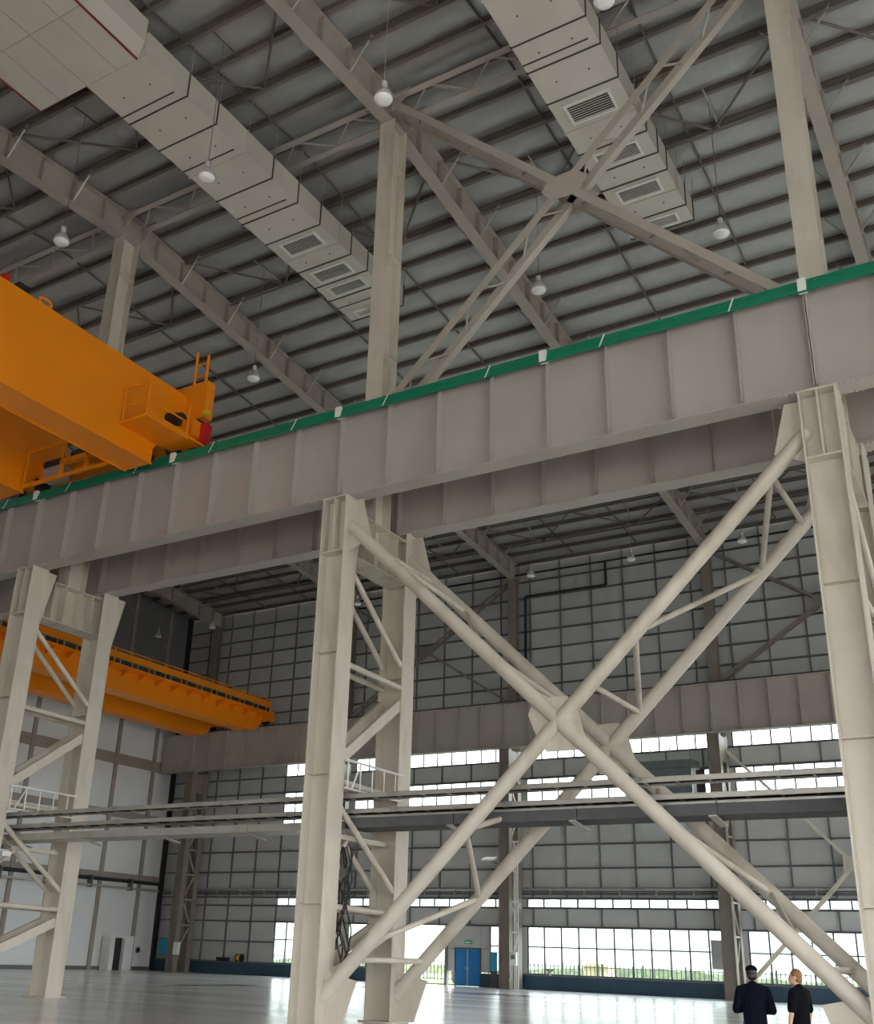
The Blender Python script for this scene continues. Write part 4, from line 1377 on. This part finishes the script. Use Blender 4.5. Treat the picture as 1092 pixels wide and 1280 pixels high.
def make_person(name, loc, rz, label, height, arms, jacket_mat, long_sleeve, hair_mat, capped, head_turn=0.0):
    r = empty(name, loc, label, 'person', rz=rz)
    k = height / 1.75
    r.scale = (k, k, k)
    b = MB()
    hip, knee = .93, .50
    # legs
    for s_ in (-1, 1):
        cap(b, (s_ * .095, 0, .90), (s_ * .105, .02, knee), .085, .058)
        cap(b, (s_ * .105, .02, knee), (s_ * .11, -.01, .09), .056, .038)
        cap(b, (s_ * .11, -.03, .045), (s_ * .125, .16, .035), .042, .034, 5)
    ell(b, (0, 0, .95), (.165, .11, .13))
    cap(b, (0, 0, .98), (0, -.01, 1.28), .125, .135, 6, (1.12, .82))
    ell(b, (0, -.015, 1.34), (.19, .105, .13))
    cap(b, (0, -.01, 1.40), (0, .01, 1.53), .062, .056, 5)
    # head
    ht_ = Vector((0, .03, 1.635))
    ct, st_ = math.cos(head_turn), math.sin(head_turn)

    def hp(x, y, z_):
        return (ht_.x + x * ct - y * st_, ht_.y + x * st_ + y * ct, ht_.z + z_)
    ell(b, hp(0, -.01, .025), (.076, .092, .095), 18)
    ell(b, hp(0, .028, -.045), (.058, .065, .068), 16)
    ell(b, hp(0, .075, -.09), (.03, .022, .02))            # chin
    ell(b, hp(0, .102, -.025), (.013, .018, .022))          # nose
    cap(b, hp(0, .088, .012), hp(0, .105, -.022), .009, .012, 4)
    ell(b, hp(0, .088, -.062), (.024, .012, .009))          # lips
    for s_ in (-1, 1):
        ell(b, hp(s_ * .078, -.005, -.01), (.012, .022, .033))
        ell(b, hp(s_ * .03, .078, .024), (.018, .012, .008))   # brow
    A = {}
    for s_, (el, wr_, hd_, pn) in zip((-1, 1), arms):
        sh = Vector((s_ * .195, -.015, 1.40))
        el, wr_ = Vector(el), Vector(wr_)
        cap(b, sh, el, .052, .042)
        cap(b, el, wr_, .041, .029)
        hand(b, wr_, hd_, pn)
        A[s_] = (sh, el, wr_)
    obj('body', remeshed(b, 'body', 'skin', .0085, 3), r)
    eye = MB()
    for s_ in (-1, 1):
        e = MB()
        ell(e, hp(s_ * .031, .079, .008), (.012, .008, .006), 10)
        build('eye', e, 'hair', r, True)
    # top
    j = MB()
    off = .022
    cap(j, (0, 0, .86 if long_sleeve else .92), (0, -.01, 1.28), .148 + off * .5, .15 + off * .3, 8, (1.15, .86))
    ell(j, (0, -.018, 1.34), (.205 + off * .4, .12 + off * .3, .14))
    cap(j, (0, -.02, 1.40), (0, -.01, 1.49), .095, .07, 5)
    for s_ in (-1, 1):
        cap(j, (s_ * .03, -.02, 1.455), (s_ * .19, -.018, 1.405), .07, .072, 6)
    for s_ in (-1, 1):
        sh, el, wr_ = A[s_]
        if long_sleeve:
            cap(j, sh, el, .075, .066)
            cap(j, el, el.lerp(wr_, .93), .064, .046)
        else:
            cap(j, sh, sh.lerp(el, .78), .072, .07)
    obj('jacket' if long_sleeve else 'shirt', remeshed(j, 'top', jacket_mat, .012, 6), r)
    t = MB()
    ell(t, (0, 0, .95), (.178, .125, .13))
    for s_ in (-1, 1):
        cap(t, (s_ * .095, 0, .90), (s_ * .105, .015, knee), .10, .08)
        cap(t, (s_ * .105, .015, knee), (s_ * .112, -.005, .10), .08, .07)
    obj('trousers', remeshed(t, 'trousers', 'trouser', .012, 5), r)
    for s_ in (-1, 1):
        s2 = MB()
        cap(s2, (s_ * .11, -.04, .05), (s_ * .128, .18, .042), .052, .042, 6)
        s2.box(s_ * .118 - .045, s_ * .118 + .045, -.085, .215, 0, .022)
        obj('shoe', remeshed(s2, 'shoe', 'black', .009, 3), r)
    h = MB()
    ell(h, hp(0, -.022, .04), (.085, .094, .094), 18)
    ell(h, hp(0, -.05, -.02), (.076, .058, .07), 14)
    obj('hair', remeshed(h, 'hair', hair_mat, .009, 3), r)
    if capped:
        c = MB()
        ell(c, hp(0, -.008, .075), (.092, .105, .068), 18)
        c.prism([hp(-.06, .06, .065), hp(.06, .06, .065), hp(.045, .165, .05), hp(-.045, .165, .05)], (0, 0, .01))
        obj('cap', remeshed(c, 'cap', 'blackcloth', .008, 3), r)
    return r


ang = math.atan2(13.56, -3.49) - math.pi / 2          # facing straight away from the photographer
make_person('person', (-4.63, 18.02, 0), ang + .05, 'person in a dark navy jacket and black cap, arms bent, seen from behind', 1.75,
            (((-.27, .02, 1.13), (-.14, .24, 1.12), (.8, .5, .1), (.3, -.2, 1)), ((.27, .02, 1.13), (.14, .24, 1.10), (-.8, .5, .1), (-.3, -.2, 1))), 'navy', True, 'hair', True)
make_person('person', (-4.0, 18.25, 0), ang + 1.0, 'person in a black short sleeved shirt with ginger brown hair, looking sideways', 1.73,
            (((-.25, .0, 1.12), (-.25, .06, .87), (.02, .15, -1), (1, 0, 0)), ((.25, -.02, 1.12), (.27, .04, .87), (-.02, .15, -1), (-1, 0, 0))), 'blackcloth', False, 'tanhair', False, .35)
